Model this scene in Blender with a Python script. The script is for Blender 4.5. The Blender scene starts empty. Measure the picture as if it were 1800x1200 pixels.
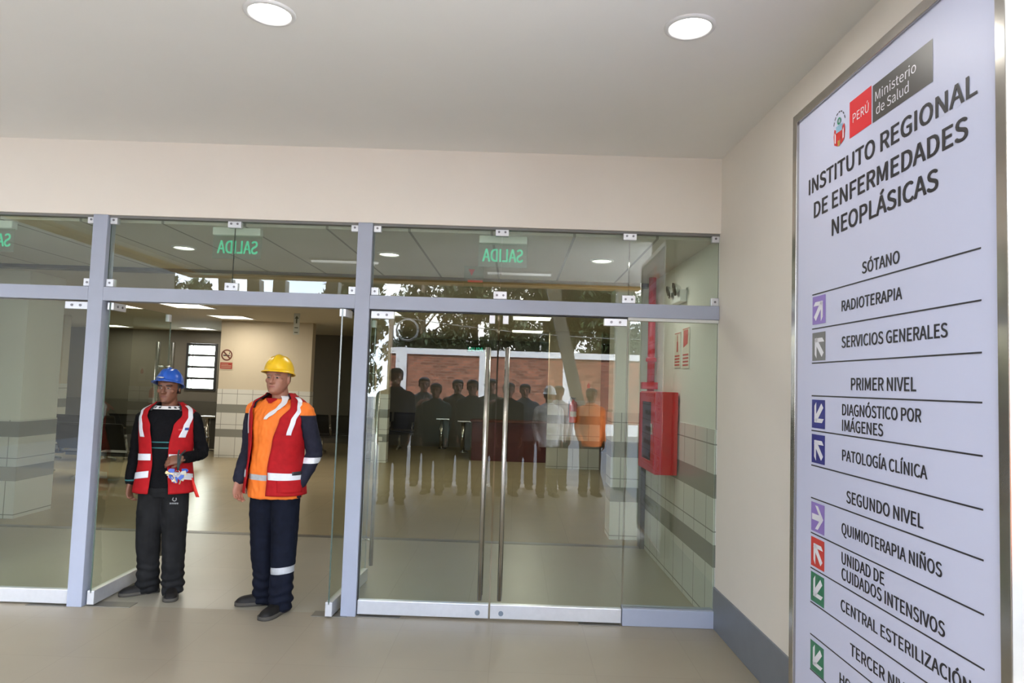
import bpy, bmesh, math, random
from mathutils import Vector, Matrix, noise
random.seed(7)
PI = math.pi
SC = bpy.context.scene
COL = SC.collection

# ------------------------------------------------------------------ camera
cam_data = bpy.data.cameras.new('camera')
cam_data.sensor_width = 36.0
cam_data.lens = 1217.53 / 1800 * 36.0
cam_data.clip_start = 0.05
cam_data.clip_end = 300
cam = bpy.data.objects.new('camera', cam_data)
COL.objects.link(cam)
_r = [[0.99945265, 0.00546791, 0.03262657], [-0.03223515, -0.06070266, 0.99763525], [-0.0074355, 0.99814092, 0.06049317]]
M = Matrix(((_r[0][0], _r[1][0], -_r[2][0], 0), (_r[0][1], _r[1][1], -_r[2][1], 0), (_r[0][2], _r[1][2], -_r[2][2], 1.62), (0, 0, 0, 1)))
cam.matrix_world = M
SC.camera = cam

# ------------------------------------------------------------------ sky, sun, exposure
SC.view_settings.view_transform = 'Standard'
SC.view_settings.look = 'None'
SC.view_settings.gamma = 1.0
SC.view_settings.use_curve_mapping = False
SC.view_settings.exposure = 0.78
SC.cycles.use_denoising = True
SC.cycles.max_bounces = 10
SC.cycles.diffuse_bounces = 5
SC.cycles.glossy_bounces = 5
SC.cycles.transparent_max_bounces = 24
SC.cycles.transmission_bounces = 6
SC.cycles.sample_clamp_indirect = 6.0
SC.cycles.caustics_reflective = False
SC.cycles.caustics_refractive = False

SKY = 8.6
w = bpy.data.worlds.new('sky')
SC.world = w
w.use_nodes = True
nt = w.node_tree
nt.nodes.clear()
N = nt.nodes.new
out = N('ShaderNodeOutputWorld'); bg = N('ShaderNodeBackground')
tc = N('ShaderNodeTexCoord'); sep = N('ShaderNodeSeparateXYZ')
ramp = N('ShaderNodeValToRGB')
ramp.color_ramp.elements[0].position = 0.0; ramp.color_ramp.elements[0].color = (0.75, 0.84, 0.95, 1)
ramp.color_ramp.elements[1].position = 0.6; ramp.color_ramp.elements[1].color = (0.22, 0.42, 0.85, 1)
nz = N('ShaderNodeTexNoise'); nz.inputs['Scale'].default_value = 3.2; nz.inputs['Detail'].default_value = 8
cr = N('ShaderNodeValToRGB')
cr.color_ramp.elements[0].position = 0.42; cr.color_ramp.elements[0].color = (0, 0, 0, 1)
cr.color_ramp.elements[1].position = 0.58; cr.color_ramp.elements[1].color = (1, 1, 1, 1)
mx = N('ShaderNodeMixRGB'); mx.inputs[2].default_value = (1.0, 1.0, 1.0, 1)
L = nt.links.new
L(tc.outputs['Generated'], sep.inputs[0]); L(sep.outputs['Z'], ramp.inputs[0])
L(tc.outputs['Generated'], nz.inputs['Vector']); L(nz.outputs[0], cr.inputs[0])
L(cr.outputs[0], mx.inputs[0]); L(ramp.outputs[0], mx.inputs[1]); L(mx.outputs[0], bg.inputs['Color'])
bg.inputs['Strength'].default_value = SKY
L(bg.outputs[0], out.inputs[0])

sd = bpy.data.lights.new('sun', 'SUN')
sd.energy = 11.0; sd.angle = math.radians(0.6); sd.color = (1.0, 0.95, 0.87)
sun = bpy.data.objects.new('sun', sd); COL.objects.link(sun)
sun.rotation_euler = Vector((0.25, -0.62, -0.75)).to_track_quat('-Z', 'Y').to_euler()

# ------------------------------------------------------------------ materials
MATS = {}
def mat(name, col, rough=0.5, metal=0.0, spec=0.5, nscale=0, namt=0.0, bump=0.0, emit=None, es=0.0, coat=0.0, alpha=1.0, trans=0.0):
    if name in MATS: return MATS[name]
    m = bpy.data.materials.new(name); m.use_nodes = True
    t = m.node_tree; b = t.nodes['Principled BSDF']
    b.inputs['Base Color'].default_value = (*col, 1); b.inputs['Roughness'].default_value = rough
    b.inputs['Metallic'].default_value = metal; b.inputs['Specular IOR Level'].default_value = spec
    b.inputs['Coat Weight'].default_value = coat
    b.inputs['Coat Roughness'].default_value = 0.05
    if emit: b.inputs['Emission Color'].default_value = (*emit, 1); b.inputs['Emission Strength'].default_value = es
    if nscale:
        c = t.nodes.new('ShaderNodeTexCoord'); n = t.nodes.new('ShaderNodeTexNoise')
        n.inputs['Scale'].default_value = nscale; n.inputs['Detail'].default_value = 5
        t.links.new(c.outputs['Object'], n.inputs['Vector'])
        if namt:
            r = t.nodes.new('ShaderNodeValToRGB')
            r.color_ramp.elements[0].position = 0.3; r.color_ramp.elements[1].position = 0.7
            r.color_ramp.elements[0].color = (*[x * (1 - namt) for x in col], 1)
            r.color_ramp.elements[1].color = (*[min(1, x * (1 + namt)) for x in col], 1)
            t.links.new(n.outputs[0], r.inputs[0]); t.links.new(r.outputs[0], b.inputs['Base Color'])
        if bump:
            bp = t.nodes.new('ShaderNodeBump'); bp.inputs['Strength'].default_value = bump; bp.inputs['Distance'].default_value = 0.01
            t.links.new(n.outputs[0], bp.inputs['Height']); t.links.new(bp.outputs[0], b.inputs['Normal'])
    MATS[name] = m
    return m

def tiles(name, col, joint, tw, th, rough, axes='XY', jw=0.004, bands=None, off=0.0, shift=(0, 0, 0), spec=0.5, var=0.03):
    """tile grid with thin joints; bands = list of (z0, z1, colour), top = painted above"""
    m = bpy.data.materials.new(name); m.use_nodes = True
    t = m.node_tree; b = t.nodes['Principled BSDF']; b.inputs['Roughness'].default_value = rough
    b.inputs['Specular IOR Level'].default_value = spec
    c = t.nodes.new('ShaderNodeTexCoord'); mp = t.nodes.new('ShaderNodeMapping')
    mp.inputs['Location'].default_value = shift
    if axes == 'XZ': mp.inputs['Rotation'].default_value = (-PI / 2, 0, 0)
    if axes == 'YZ': mp.inputs['Rotation'].default_value = (-PI / 2, 0, -PI / 2)
    if axes == 'YZ':
        # swap axes explicitly
        sp = t.nodes.new('ShaderNodeSeparateXYZ'); cb = t.nodes.new('ShaderNodeCombineXYZ')
        t.links.new(c.outputs['Object'], sp.inputs[0]); t.links.new(sp.outputs['Y'], cb.inputs['X']); t.links.new(sp.outputs['Z'], cb.inputs['Y'])
        src = cb.outputs[0]; mp.inputs['Rotation'].default_value = (0, 0, 0)
    elif axes == 'XZ':
        sp = t.nodes.new('ShaderNodeSeparateXYZ'); cb = t.nodes.new('ShaderNodeCombineXYZ')
        t.links.new(c.outputs['Object'], sp.inputs[0]); t.links.new(sp.outputs['X'], cb.inputs['X']); t.links.new(sp.outputs['Z'], cb.inputs['Y'])
        src = cb.outputs[0]; mp.inputs['Rotation'].default_value = (0, 0, 0)
    else:
        src = c.outputs['Object']
    t.links.new(src, mp.inputs['Vector'])
    br = t.nodes.new('ShaderNodeTexBrick')
    br.offset = off; br.squash = 1.0
    br.inputs['Scale'].default_value = 1.0
    br.inputs['Brick Width'].default_value = tw; br.inputs['Row Height'].default_value = th
    br.inputs['Mortar Size'].default_value = jw; br.inputs['Mortar Smooth'].default_value = 0.2
    br.inputs['Color1'].default_value = (*[x * (1 - var) for x in col], 1); br.inputs['Color2'].default_value = (*[x * (1 + var) for x in col], 1)
    br.inputs['Mortar'].default_value = (*joint, 1)
    t.links.new(mp.outputs[0], br.inputs['Vector'])
    nz = t.nodes.new('ShaderNodeTexNoise'); nz.inputs['Scale'].default_value = 2.5; nz.inputs['Detail'].default_value = 6
    t.links.new(c.outputs['Object'], nz.inputs['Vector'])
    mr = t.nodes.new('ShaderNodeMapRange'); mr.inputs['To Min'].default_value = 0.93; mr.inputs['To Max'].default_value = 1.07
    t.links.new(nz.outputs[0], mr.inputs['Value'])
    mul = t.nodes.new('ShaderNodeVectorMath'); mul.operation = 'SCALE'
    t.links.new(br.outputs['Color'], mul.inputs[0]); t.links.new(mr.outputs[0], mul.inputs['Scale'])
    last = mul.outputs[0]
    if bands:
        sp2 = t.nodes.new('ShaderNodeSeparateXYZ'); t.links.new(c.outputs['Object'], sp2.inputs[0])
        for z0, z1, bc in bands:
            g = t.nodes.new('ShaderNodeMath'); g.operation = 'GREATER_THAN'; g.inputs[1].default_value = z0
            l = t.nodes.new('ShaderNodeMath'); l.operation = 'LESS_THAN'; l.inputs[1].default_value = z1
            a = t.nodes.new('ShaderNodeMath'); a.operation = 'MULTIPLY'
            t.links.new(sp2.outputs['Z'], g.inputs[0]); t.links.new(sp2.outputs['Z'], l.inputs[0])
            t.links.new(g.outputs[0], a.inputs[0]); t.links.new(l.outputs[0], a.inputs[1])
            x = t.nodes.new('ShaderNodeMixRGB'); x.inputs[2].default_value = (*bc, 1)
            t.links.new(a.outputs[0], x.inputs[0]); t.links.new(last, x.inputs[1]); last = x.outputs[0]
    t.links.new(last, b.inputs['Base Color'])
    return m

def glass_mat(name, tint, refl=0.085):
    """sheet glass: clear tinted transmission plus a mirror reflection that rises at grazing angles"""
    m = bpy.data.materials.new(name); m.use_nodes = True
    t = m.node_tree; t.nodes.clear(); n = t.nodes.new
    o = n('ShaderNodeOutputMaterial'); mixs = n('ShaderNodeMixShader'); tr = n('ShaderNodeBsdfTransparent'); gl = n('ShaderNodeBsdfGlossy')
    tr.inputs[0].default_value = (*tint, 1); gl.inputs['Roughness'].default_value = 0.0; gl.inputs['Color'].default_value = (0.97, 1.0, 0.99, 1)
    lw = n('ShaderNodeLayerWeight'); lw.inputs['Blend'].default_value = 0.5
    pw = n('ShaderNodeMath'); pw.operation = 'POWER'; pw.inputs[1].default_value = 4.0
    ma = n('ShaderNodeMath'); ma.operation = 'MULTIPLY_ADD'; ma.inputs[1].default_value = 0.85; ma.inputs[2].default_value = refl
    ge = n('ShaderNodeNewGeometry'); sub = n('ShaderNodeMath'); sub.operation = 'SUBTRACT'; sub.inputs[0].default_value = 1.0
    mu = n('ShaderNodeMath'); mu.operation = 'MULTIPLY'; mu.use_clamp = True
    t.links.new(lw.outputs['Facing'], pw.inputs[0]); t.links.new(pw.outputs[0], ma.inputs[0])
    t.links.new(ge.outputs['Backfacing'], sub.inputs[1]); t.links.new(ma.outputs[0], mu.inputs[0]); t.links.new(sub.outputs[0], mu.inputs[1])
    t.links.new(mu.outputs[0], mixs.inputs[0]); t.links.new(tr.outputs[0], mixs.inputs[1]); t.links.new(gl.outputs[0], mixs.inputs[2])
    t.links.new(mixs.outputs[0], o.inputs[0])
    return m

M_CREAM = mat('cream_wall_paint', (0.76, 0.71, 0.64), 0.6, nscale=3, namt=0.015)
M_CEIL = mat('white_ceiling_paint', (0.80, 0.79, 0.765), 0.8, nscale=2, namt=0.01)
M_SILVER = mat('silver_grey_paint', (0.345, 0.38, 0.475), 0.38, spec=0.5, nscale=6, namt=0.03)
M_GREYBASE = mat('blue_grey_plinth_paint', (0.17, 0.185, 0.215), 0.42, nscale=8, namt=0.05)
M_ALU = mat('satin_aluminium', (0.66, 0.68, 0.72), 0.32, metal=0.55, nscale=30, namt=0.03)
M_STEEL = mat('brushed_steel', (0.62, 0.60, 0.56), 0.22, metal=1.0, nscale=40, namt=0.04)
M_DARKGAP = mat('dark_gap_shade', (0.03, 0.03, 0.03), 0.6)
M_GLASS = glass_mat('clear_glass', (0.87, 0.91, 0.86))
M_EDGE = mat('green_glass_edge', (0.05, 0.085, 0.065), 0.15, spec=0.8)
M_FLOOR = tiles('cream_porcelain', (0.31, 0.268, 0.200), (0.265, 0.23, 0.172), 0.6, 0.6, 0.42, jw=0.0018, shift=(0.1, 0.2, 0), var=0.012, spec=0.35)
M_FLOOR_A = tiles('pale_porcelain', (0.31, 0.285, 0.225), (0.24, 0.22, 0.175), 0.6, 0.6, 0.34, jw=0.002, shift=(0.3, 0.1, 0), var=0.02)
M_FLOOR_B = tiles('tan_porcelain', (0.34, 0.285, 0.185), (0.27, 0.226, 0.147), 0.6, 0.6, 0.26, jw=0.002, var=0.02, spec=0.26)
BANDS = [(0.397, 0.55, (0.27, 0.27, 0.245)), (0.868, 1.034, (0.27, 0.27, 0.245))]
def wain(name, axes):
    return tiles(name, (0.70, 0.70, 0.665), (0.27, 0.27, 0.25), 0.30, 0.60, 0.18, axes=axes, jw=0.005, bands=BANDS, shift=(0.05, -0.04, 0), var=0.02)
M_WX = wain('wainscot_tile_across', 'XZ'); M_WY = wain('wainscot_tile_along', 'YZ')
M_BEIGE = mat('beige_wall_paint', (0.60, 0.53, 0.41), 0.6, nscale=3, namt=0.02)
M_PALEG = mat('pale_wall_paint', (0.80, 0.80, 0.75), 0.6, nscale=3, namt=0.02)
M_DKWALL = mat('dim_wall_tone', (0.155, 0.145, 0.122), 0.55, nscale=3, namt=0.03)  # weak light deep in the hall is put into this dark grey
M_CEIL_IN = tiles('ceiling_panels', (0.66, 0.65, 0.60), (0.30, 0.29, 0.26), 0.596, 12.0, 0.8, jw=0.011, shift=(0.207, 0.3, 0), var=0.01)
M_CEIL_B = mat('warm_ceiling_paint', (0.60, 0.56, 0.47), 0.8, nscale=2, namt=0.02)
M_LAMP = mat('lit_lamp_diffuser', (1, 1, 1), 0.5, emit=(1.0, 0.97, 0.90), es=3.2)
M_PANEL = mat('lit_panel_diffuser', (1, 1, 1), 0.5, emit=(1.0, 0.94, 0.80), es=2.4)
M_WHITE = mat('white_paint', (0.8, 0.8, 0.8), 0.4, nscale=10, namt=0.02)
M_RED = mat('red_gloss_paint', (0.62, 0.014, 0.02), 0.35, nscale=6, namt=0.05)
M_BLACK = mat('black_plastic', (0.015, 0.015, 0.017), 0.4)
M_INK = mat('black_vinyl', (0.028, 0.027, 0.033), 0.45)

# ------------------------------------------------------------------ mesh helpers
def nb(): return bmesh.new()
def box(bm, a, b, mi=0, sk=None):
    """axis box from corner a to corner b"""
    x0, y0, z0 = a; x1, y1, z1 = b
    v = [bm.verts.new(p) for p in ((x0, y0, z0), (x1, y0, z0), (x1, y1, z0), (x0, y1, z0), (x0, y0, z1), (x1, y0, z1), (x1, y1, z1), (x0, y1, z1))]
    fs = []
    for q in ((0, 3, 2, 1), (4, 5, 6, 7), (0, 1, 5, 4), (1, 2, 6, 5), (2, 3, 7, 6), (3, 0, 4, 7)):
        f = bm.faces.new([v[i] for i in q]); f.material_index = mi; fs.append(f)
    return fs
def ring_loft(bm, rings, cap=True, smooth=True, mi=0, closed=True):
    vs = [[bm.verts.new(p) for p in r] for r in rings]
    n = len(vs[0])
    for i in range(len(vs) - 1):
        for j in range(n if closed else n - 1):
            k = (j + 1) % n
            f = bm.faces.new((vs[i][j], vs[i][k], vs[i + 1][k], vs[i + 1][j])); f.smooth = smooth; f.material_index = mi
    if cap and closed:
        f = bm.faces.new(list(reversed(vs[0]))); f.material_index = mi
        f = bm.faces.new(vs[-1]); f.material_index = mi
    return vs
def tube(bm, pts, radii, n=12, mi=0, flat=1.0, cap=True, roundend=False):
    """tube through points; radii a number or a list; flat squashes the second axis"""
    pts = [Vector(p) for p in pts]
    if not hasattr(radii, '__len__'): radii = [radii] * len(pts)
    if roundend:
        d = (pts[-1] - pts[-2]).normalized(); r = radii[-1]
        pts = pts + [pts[-1] + d * r * 0.6, pts[-1] + d * r * 0.95]; radii = list(radii) + [r * 0.75, r * 0.25]
        d = (pts[0] - pts[1]).normalized(); r = radii[0]
        pts = [pts[0] + d * r * 0.95, pts[0] + d * r * 0.6] + pts; radii = [r * 0.25, r * 0.75] + list(radii)
    T = []
    for i in range(len(pts)):
        a = pts[max(0, i - 1)]; b = pts[min(len(pts) - 1, i + 1)]
        T.append((b - a).normalized())
    up = Vector((0, 0, 1)) if abs(T[0].z) < 0.9 else Vector((1, 0, 0))
    u = (up - T[0] * up.dot(T[0])).normalized()
    rings = []
    for i, p in enumerate(pts):
        u = (u - T[i] * u.dot(T[i])).normalized(); v = T[i].cross(u)
        rings.append([p + u * (math.cos(2 * PI * k / n) * radii[i]) + v * (math.sin(2 * PI * k / n) * radii[i] * flat) for k in range(n)])
    ring_loft(bm, rings, cap, True, mi)
def cyl(bm, c, r, h, n=32, mi=0, axis='z', r2=None):
    c = Vector(c); r2 = r if r2 is None else r2
    def P(k, rr, t):
        a = 2 * PI * k / n; x, y = math.cos(a) * rr, math.sin(a) * rr
        return c + {'z': Vector((x, y, t)), 'y': Vector((x, t, -y)), 'x': Vector((t, x, y))}[axis]
    vs = ring_loft(bm, [[P(k, r, 0) for k in range(n)], [P(k, r2, h) for k in range(n)]], True, True, mi)
def lathe(bm, prof, c=(0, 0, 0), n=32, mi=0):
    c = Vector(c)
    ring_loft(bm, [[c + Vector((math.cos(2 * PI * k / n) * r, math.sin(2 * PI * k / n) * r, z)) for k in range(n)] for r, z in prof], True, True, mi)
def ell(bm, c, r, n=16, m=10, mi=0, rot=None):
    c = Vector(c); rings = []
    for i in range(1, m):
        a = PI * i / m
        rg = []
        for k in range(n):
            b = 2 * PI * k / n
            p = Vector((math.sin(a) * math.cos(b) * r[0], math.sin(a) * math.sin(b) * r[1], -math.cos(a) * r[2]))
            if rot: p = rot @ p
            rg.append(c + p)
        rings.append(rg)
    ring_loft(bm, rings, True, True, mi)
def plate(bm, poly, y0, y1, mi=0):
    """polygon given as (x, z), counter-clockwise seen from -y, extruded from y0 (front) to y1"""
    a = [bm.verts.new((x, y0, z)) for x, z in poly]; b = [bm.verts.new((x, y1, z)) for x, z in poly]
    n = len(poly)
    fs = [bm.faces.new(a), bm.faces.new(list(reversed(b)))]
    for i in range(n):
        fs.append(bm.faces.new((a[i], b[i], b[(i + 1) % n], a[(i + 1) % n])))
    for f in fs: f.material_index = mi
def link(o, parent=None):
    COL.objects.link(o)
    if parent is not None: o.parent = parent
    return o
def obj(name, bm, m, parent=None, bevel=0.0, loc=None, rotz=None, mats=None, recalc=True, seg=2, sharp=None):
    if recalc: bmesh.ops.recalc_face_normals(bm, faces=bm.faces)
    me = bpy.data.meshes.new(name); bm.to_mesh(me); bm.free()
    for x in (mats or [m]): me.materials.append(x)
    o = bpy.data.objects.new(name, me); link(o, parent)
    if loc is not None: o.location = loc
    if rotz is not None: o.rotation_euler = (0, 0, rotz)
    if bevel:
        b = o.modifiers.new('bevel', 'BEVEL'); b.width = bevel; b.segments = seg; b.limit_method = 'ANGLE'; b.angle_limit = math.radians(40)
        b.harden_normals = False
    return o
def tag(o, label, cat, group=None):
    o['label'] = label; o['category'] = cat
    if group: o['group'] = group
    return o
def thing(name, label, cat, loc=(0, 0, 0), rotz=0.0, group=None):
    o = bpy.data.objects.new(name, None); link(o); o.empty_display_size = 0.1
    o.location = loc; o.rotation_euler = (0, 0, rotz)
    return tag(o, label, cat, group)
def struct(o, label=None):
    o['kind'] = 'structure'
    if label: o['label'] = label
    return o
def sthing(name, label, loc=(0, 0, 0), rotz=0.0):
    o = bpy.data.objects.new(name, None); link(o); o.location = loc; o.rotation_euler = (0, 0, rotz)
    return struct(o, label)
def copy_tree(root, label, group=None, loc=None, rotz=None):
    r = root.copy(); COL.objects.link(r)
    r['label'] = label
    if group: r['group'] = group
    if loc is not None: r.location = loc
    if rotz is not None: r.rotation_euler = (0, 0, rotz)
    for ch in list(root.children):
        c = ch.copy(); COL.objects.link(c); c.parent = r
        for g in list(ch.children):
            d = g.copy(); COL.objects.link(d); d.parent = c
    return r
import os
try:
    FONT = bpy.data.fonts.load(os.path.join(bpy.utils.system_resource('DATAFILES'), 'fonts', 'Noto Sans CJK Regular.woff2'))   # ships with Blender
except Exception:
    FONT = None
def cap_of():
    cu = bpy.data.curves.new('txt', 'FONT'); cu.body = 'H'
    if FONT: cu.font = FONT
    to = bpy.data.objects.new('txt', cu); COL.objects.link(to)
    me = bpy.data.meshes.new_from_object(to.evaluated_get(bpy.context.evaluated_depsgraph_get()))
    h = max(v.co.y for v in me.vertices); bpy.data.objects.remove(to); bpy.data.curves.remove(cu); bpy.data.meshes.remove(me); return h
CAPH = cap_of()
def lettering(name, s, x, z, cap, width, m, parent, y=-0.001, bold=0.0, align='L', depth=0.0006, sub=None):
    """one line of lettering facing -y: left end x, baseline z, cap height and total width"""
    cu = bpy.data.curves.new('txt', 'FONT'); cu.body = s; cu.size = 1.0; cu.resolution_u = 4
    if FONT: cu.font = FONT
    to = bpy.data.objects.new('txt', cu); COL.objects.link(to)
    me0 = bpy.data.meshes.new_from_object(to.evaluated_get(bpy.context.evaluated_depsgraph_get()))
    bpy.data.objects.remove(to); bpy.data.curves.remove(cu)
    xs = [v.co.x for v in me0.vertices]
    x0, x1 = min(xs), max(xs)
    q = bold * cap * 1.2; r = bold * cap * .6      # stroke thickening across and up
    sx = (width - 2 * q) / (x1 - x0); sz = (cap - 2 * r) / CAPH
    bm = nb()
    for kk, (dx, dz) in enumerate(((-q, -r), (q, -r), (-q, r), (q, r)) if q else ((0, 0),)):
        vs = [bm.verts.new((x + q + dx + (v.co.x - x0) * sx, y - kk * .0003, z + r + dz + v.co.y * sz)) for v in me0.vertices]
        for pl in me0.polygons:
            try: bm.faces.new([vs[k] for k in pl.vertices])
            except ValueError: pass
    bpy.data.meshes.remove(me0)
    me = bpy.data.meshes.new(name); bm.to_mesh(me); bm.free()
    me.materials.append(m)
    o = bpy.data.objects.new(name, me); link(o, parent)
    return o
def flatshape(bm, polys, y):
    for poly in polys:
        bm.faces.new([bm.verts.new((x, y, z)) for x, z in poly])
def arealight(name, loc, size, energy, col, parent, size_y=None, shape='RECTANGLE', spread=PI):
    l = bpy.data.lights.new(name, 'AREA'); l.shape = shape; l.size = size; l.energy = energy; l.color = col
    if shape == 'RECTANGLE': l.size_y = size_y or size
    l.spread = spread
    o = bpy.data.objects.new(name, l); link(o, parent); o.location = loc
    return o

# ================================================================== SETTING
FY = 4.817                       # front plane of the glazed facade
CEIL = 3.25; HEAD = 2.717; INCEIL = 2.69
WANG = math.atan2(0.02383, 0.99972)   # the right wall runs almost square to the facade
def wall_x(y): return 1.521 - 0.02384 * y

# porch floor and the two interior floors
bm = nb(); box(bm, (-9, -1.6, -0.2), (1.78, FY + 0.06, 0)); struct(obj('floor', bm, M_FLOOR), 'polished cream tile floor of the entrance porch')
bm = nb(); box(bm, (-12, FY + 0.06, -0.2), (1.75, 7.12, 0)); struct(obj('floor_lobby', bm, M_FLOOR_A), 'pale tile floor just inside the glass doors')
bm = nb(); box(bm, (-12, 7.22, -0.2), (4.5, 18, 0)); struct(obj('floor_hall', bm, M_FLOOR_B), 'glossy tan tile floor of the waiting hall')
M_JOINT = mat('grey_joint_cover', (0.085, 0.08, 0.068), 0.4, nscale=5, namt=0.1)
M_JOINT2 = mat('bright_joint_metal', (0.6, 0.58, 0.5), 0.3, metal=0.8)
bm = nb(); box(bm, (-12, 7.12, -0.2), (1.75, 7.22, 0.002)); struct(obj('trim_1', bm, M_JOINT), 'grey expansion joint strip across the floor')
# ceilings
bm = nb(); box(bm, (-5.05, -1.05, CEIL), (1.9, FY, CEIL + 0.35)); struct(obj('ceiling', bm, M_CEIL), 'plain white porch ceiling')
bm = nb(); box(bm, (-12, FY + 0.12, INCEIL), (1.75, 7.10, INCEIL + 0.2)); struct(obj('ceiling_lobby', bm, M_CEIL_IN))
bm = nb(); box(bm, (-12, 7.2, INCEIL - 0.01), (4.5, 18, INCEIL + 0.2)); struct(obj('ceiling_hall', bm, M_CEIL_B))
bm = nb(); box(bm, (-12, 7.08, INCEIL - 0.035), (1.4, 7.22, INCEIL + 0.1)); struct(obj('trim_2', bm, M_JOINT), 'grey joint cover across the inside ceiling')
# building roof above the hall (keeps the sky out)
bm = nb(); box(bm, (-12.3, FY, 3.6), (4.8, 18.3, 13.5)); box(bm, (-5.2, -1.2, 3.62), (1.85, FY, 13.5)); struct(obj('wall_upper_floors', bm, M_CREAM))
# facade header wall
bm = nb(); box(bm, (-12, FY, HEAD), (wall_x(FY) + 0.3, FY + 0.15, 3.62)); struct(obj('wall_front', bm, M_CREAM), 'cream wall band above the glass facade')
bm = nb(); box(bm, (-12, FY, 0), (-4.93, FY + 0.15, HEAD)); struct(obj('wall_front_left', bm, M_CREAM))
# right wall: one run outside and inside; local frame along the wall
bm = nb()
t = Matrix.Rotation(WANG, 4, 'Z')
box(bm, (0, 2.02, 0.277), (0.22, FY + 0.02, 3.6)); bm.transform(t)
wr = struct(obj('wall_right', bm, M_CREAM, loc=(1.521, 0, 0)), 'cream side wall carrying the sign')
bm = nb(); box(bm, (0, FY + 0.02, 1.345), (0.25, 7.62, 3.0)); bm.transform(t)
struct(obj('wall_lobby_right', bm, M_PALEG, loc=(1.521, 0, 0)))
bm = nb(); box(bm, (-0.006, FY + 0.06, 0), (0.25, 7.5, 1.345)); bm.transform(t)
struct(obj('wall_lobby_right_tiles', bm, M_WY, loc=(1.521, 0, 0)), 'tiled lower wall with two grey bands right of the doors')
bm = nb(); box(bm, (-0.012, 2.02, 0), (0.22, FY + 0.03, 0.277)); bm.transform(t)
struct(obj('baseboard_right', bm, M_GREYBASE, loc=(1.521, 0, 0), bevel=0.004), 'blue-grey plinth along the side wall')
# return pier at the joint
bm = nb(); box(bm, (1.05, 7.5, 1.345), (1.6, 7.85, INCEIL)); struct(obj('wall_pier', bm, M_PALEG))
bm = nb(); box(bm, (1.044, 7.494, 0), (1.6, 7.856, 1.345)); struct(obj('wall_pier_tiles', bm, M_WX), 'tiled foot of the pier behind the hose cabinet')
bm = nb(); box(bm, (1.30, 7.10, 0), (1.40, 7.24, 1.2)); struct(obj('trim_3', bm, M_JOINT), 'grey joint cover running up the inside wall')
# left pier
bm = nb(); box(bm, (-6.5, 7.5, 1.05), (-5.35, 8.1, INCEIL)); struct(obj('wall_left_pier', bm, M_PALEG))
bm = nb(); box(bm, (-6.506, 7.494, 0), (-5.344, 8.106, 1.05)); struct(obj('wall_left_pier_tiles', bm, M_WX), 'tiled foot of the left pier')
# far walls of the hall
def far_wall(name, x0, x1, y, m, wainscot=True, label=None):
    bm = nb(); box(bm, (x0, y, 1.33 if wainscot else 0), (x1, y + 0.2, INCEIL)); struct(obj(name, bm, m), label)
    if wainscot:
        bm = nb(); box(bm, (x0 - 0.005, y - 0.006, 0), (x1 + 0.005, y + 0.2, 1.33)); struct(obj(name + '_tiles', bm, M_WX))
far_wall('wall_back', -5.84, -4.03, 13.6, M_BEIGE, label='beige back wall with the no smoking sign')
far_wall('wall_back_left', -12, -8.95, 13.6, M_BEIGE)
far_wall('wall_back_pillar', -2.77, -2.49, 13.6, M_BEIGE)
far_wall('wall_back_right', 0.64, 1.66, 13.6, M_BEIGE, label='beige wall with the fire extinguisher')
# deep wall with a window opening x -8.26..-7.50, z 1.19..2.36
bm = nb()
box(bm, (-12, 17.3, 0), (-8.27, 17.5, INCEIL)); box(bm, (-7.49, 17.3, 0), (4.5, 17.5, INCEIL))
box(bm, (-8.27, 17.3, 0), (-7.49, 17.5, 1.19)); box(bm, (-8.27, 17.3, 2.37), (-7.49, 17.5, INCEIL))
struct(obj('wall_deep', bm, M_DKWALL), 'far end wall of the hall, its dim light put in as dark grey')
bm = nb(); box(bm, (-12, 17.26, 0), (-6.6, 17.3, 0.93)); struct(obj('trim_4', bm, mat('dark_dado', (0.10, 0.097, 0.085), 0.3, nscale=3, namt=0.05)), 'dark dado below the barred window')
bm = nb(); box(bm, (-12.2, FY, 0), (-12, 18, 3.6)); struct(obj('wall_hall_left', bm, M_BEIGE))
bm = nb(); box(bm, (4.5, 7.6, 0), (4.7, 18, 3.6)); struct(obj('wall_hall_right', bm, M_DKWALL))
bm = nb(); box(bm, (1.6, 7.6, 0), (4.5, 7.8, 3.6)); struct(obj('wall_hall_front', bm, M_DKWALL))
# barred window
wn = sthing('window_1', 'bright barred window in the dark far wall', (-7.88, 17.3, 1.19))
M_DKFR = mat('dark_window_frame', (0.035, 0.037, 0.042), 0.4)
bm = nb()
for x in (-0.385, 0.33): box(bm, (x, -0.03, 0), (x + 0.055, 0.06, 1.18))
for z in (0, 0.275, 0.56, 0.85, 1.12): box(bm, (-0.33, -0.027, z), (0.33, 0.057, z + 0.055))
box(bm, (-0.24, 0.0, 0.02), (-0.228, 0.03, 1.16))
obj('window_frame', bm, M_DKFR, wn, bevel=0.003)
bm = nb(); box(bm, (-0.36, 0.03, 0.03), (0.36, 0.036, 1.15)); obj('pane', bm, M_GLASS, wn)

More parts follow.
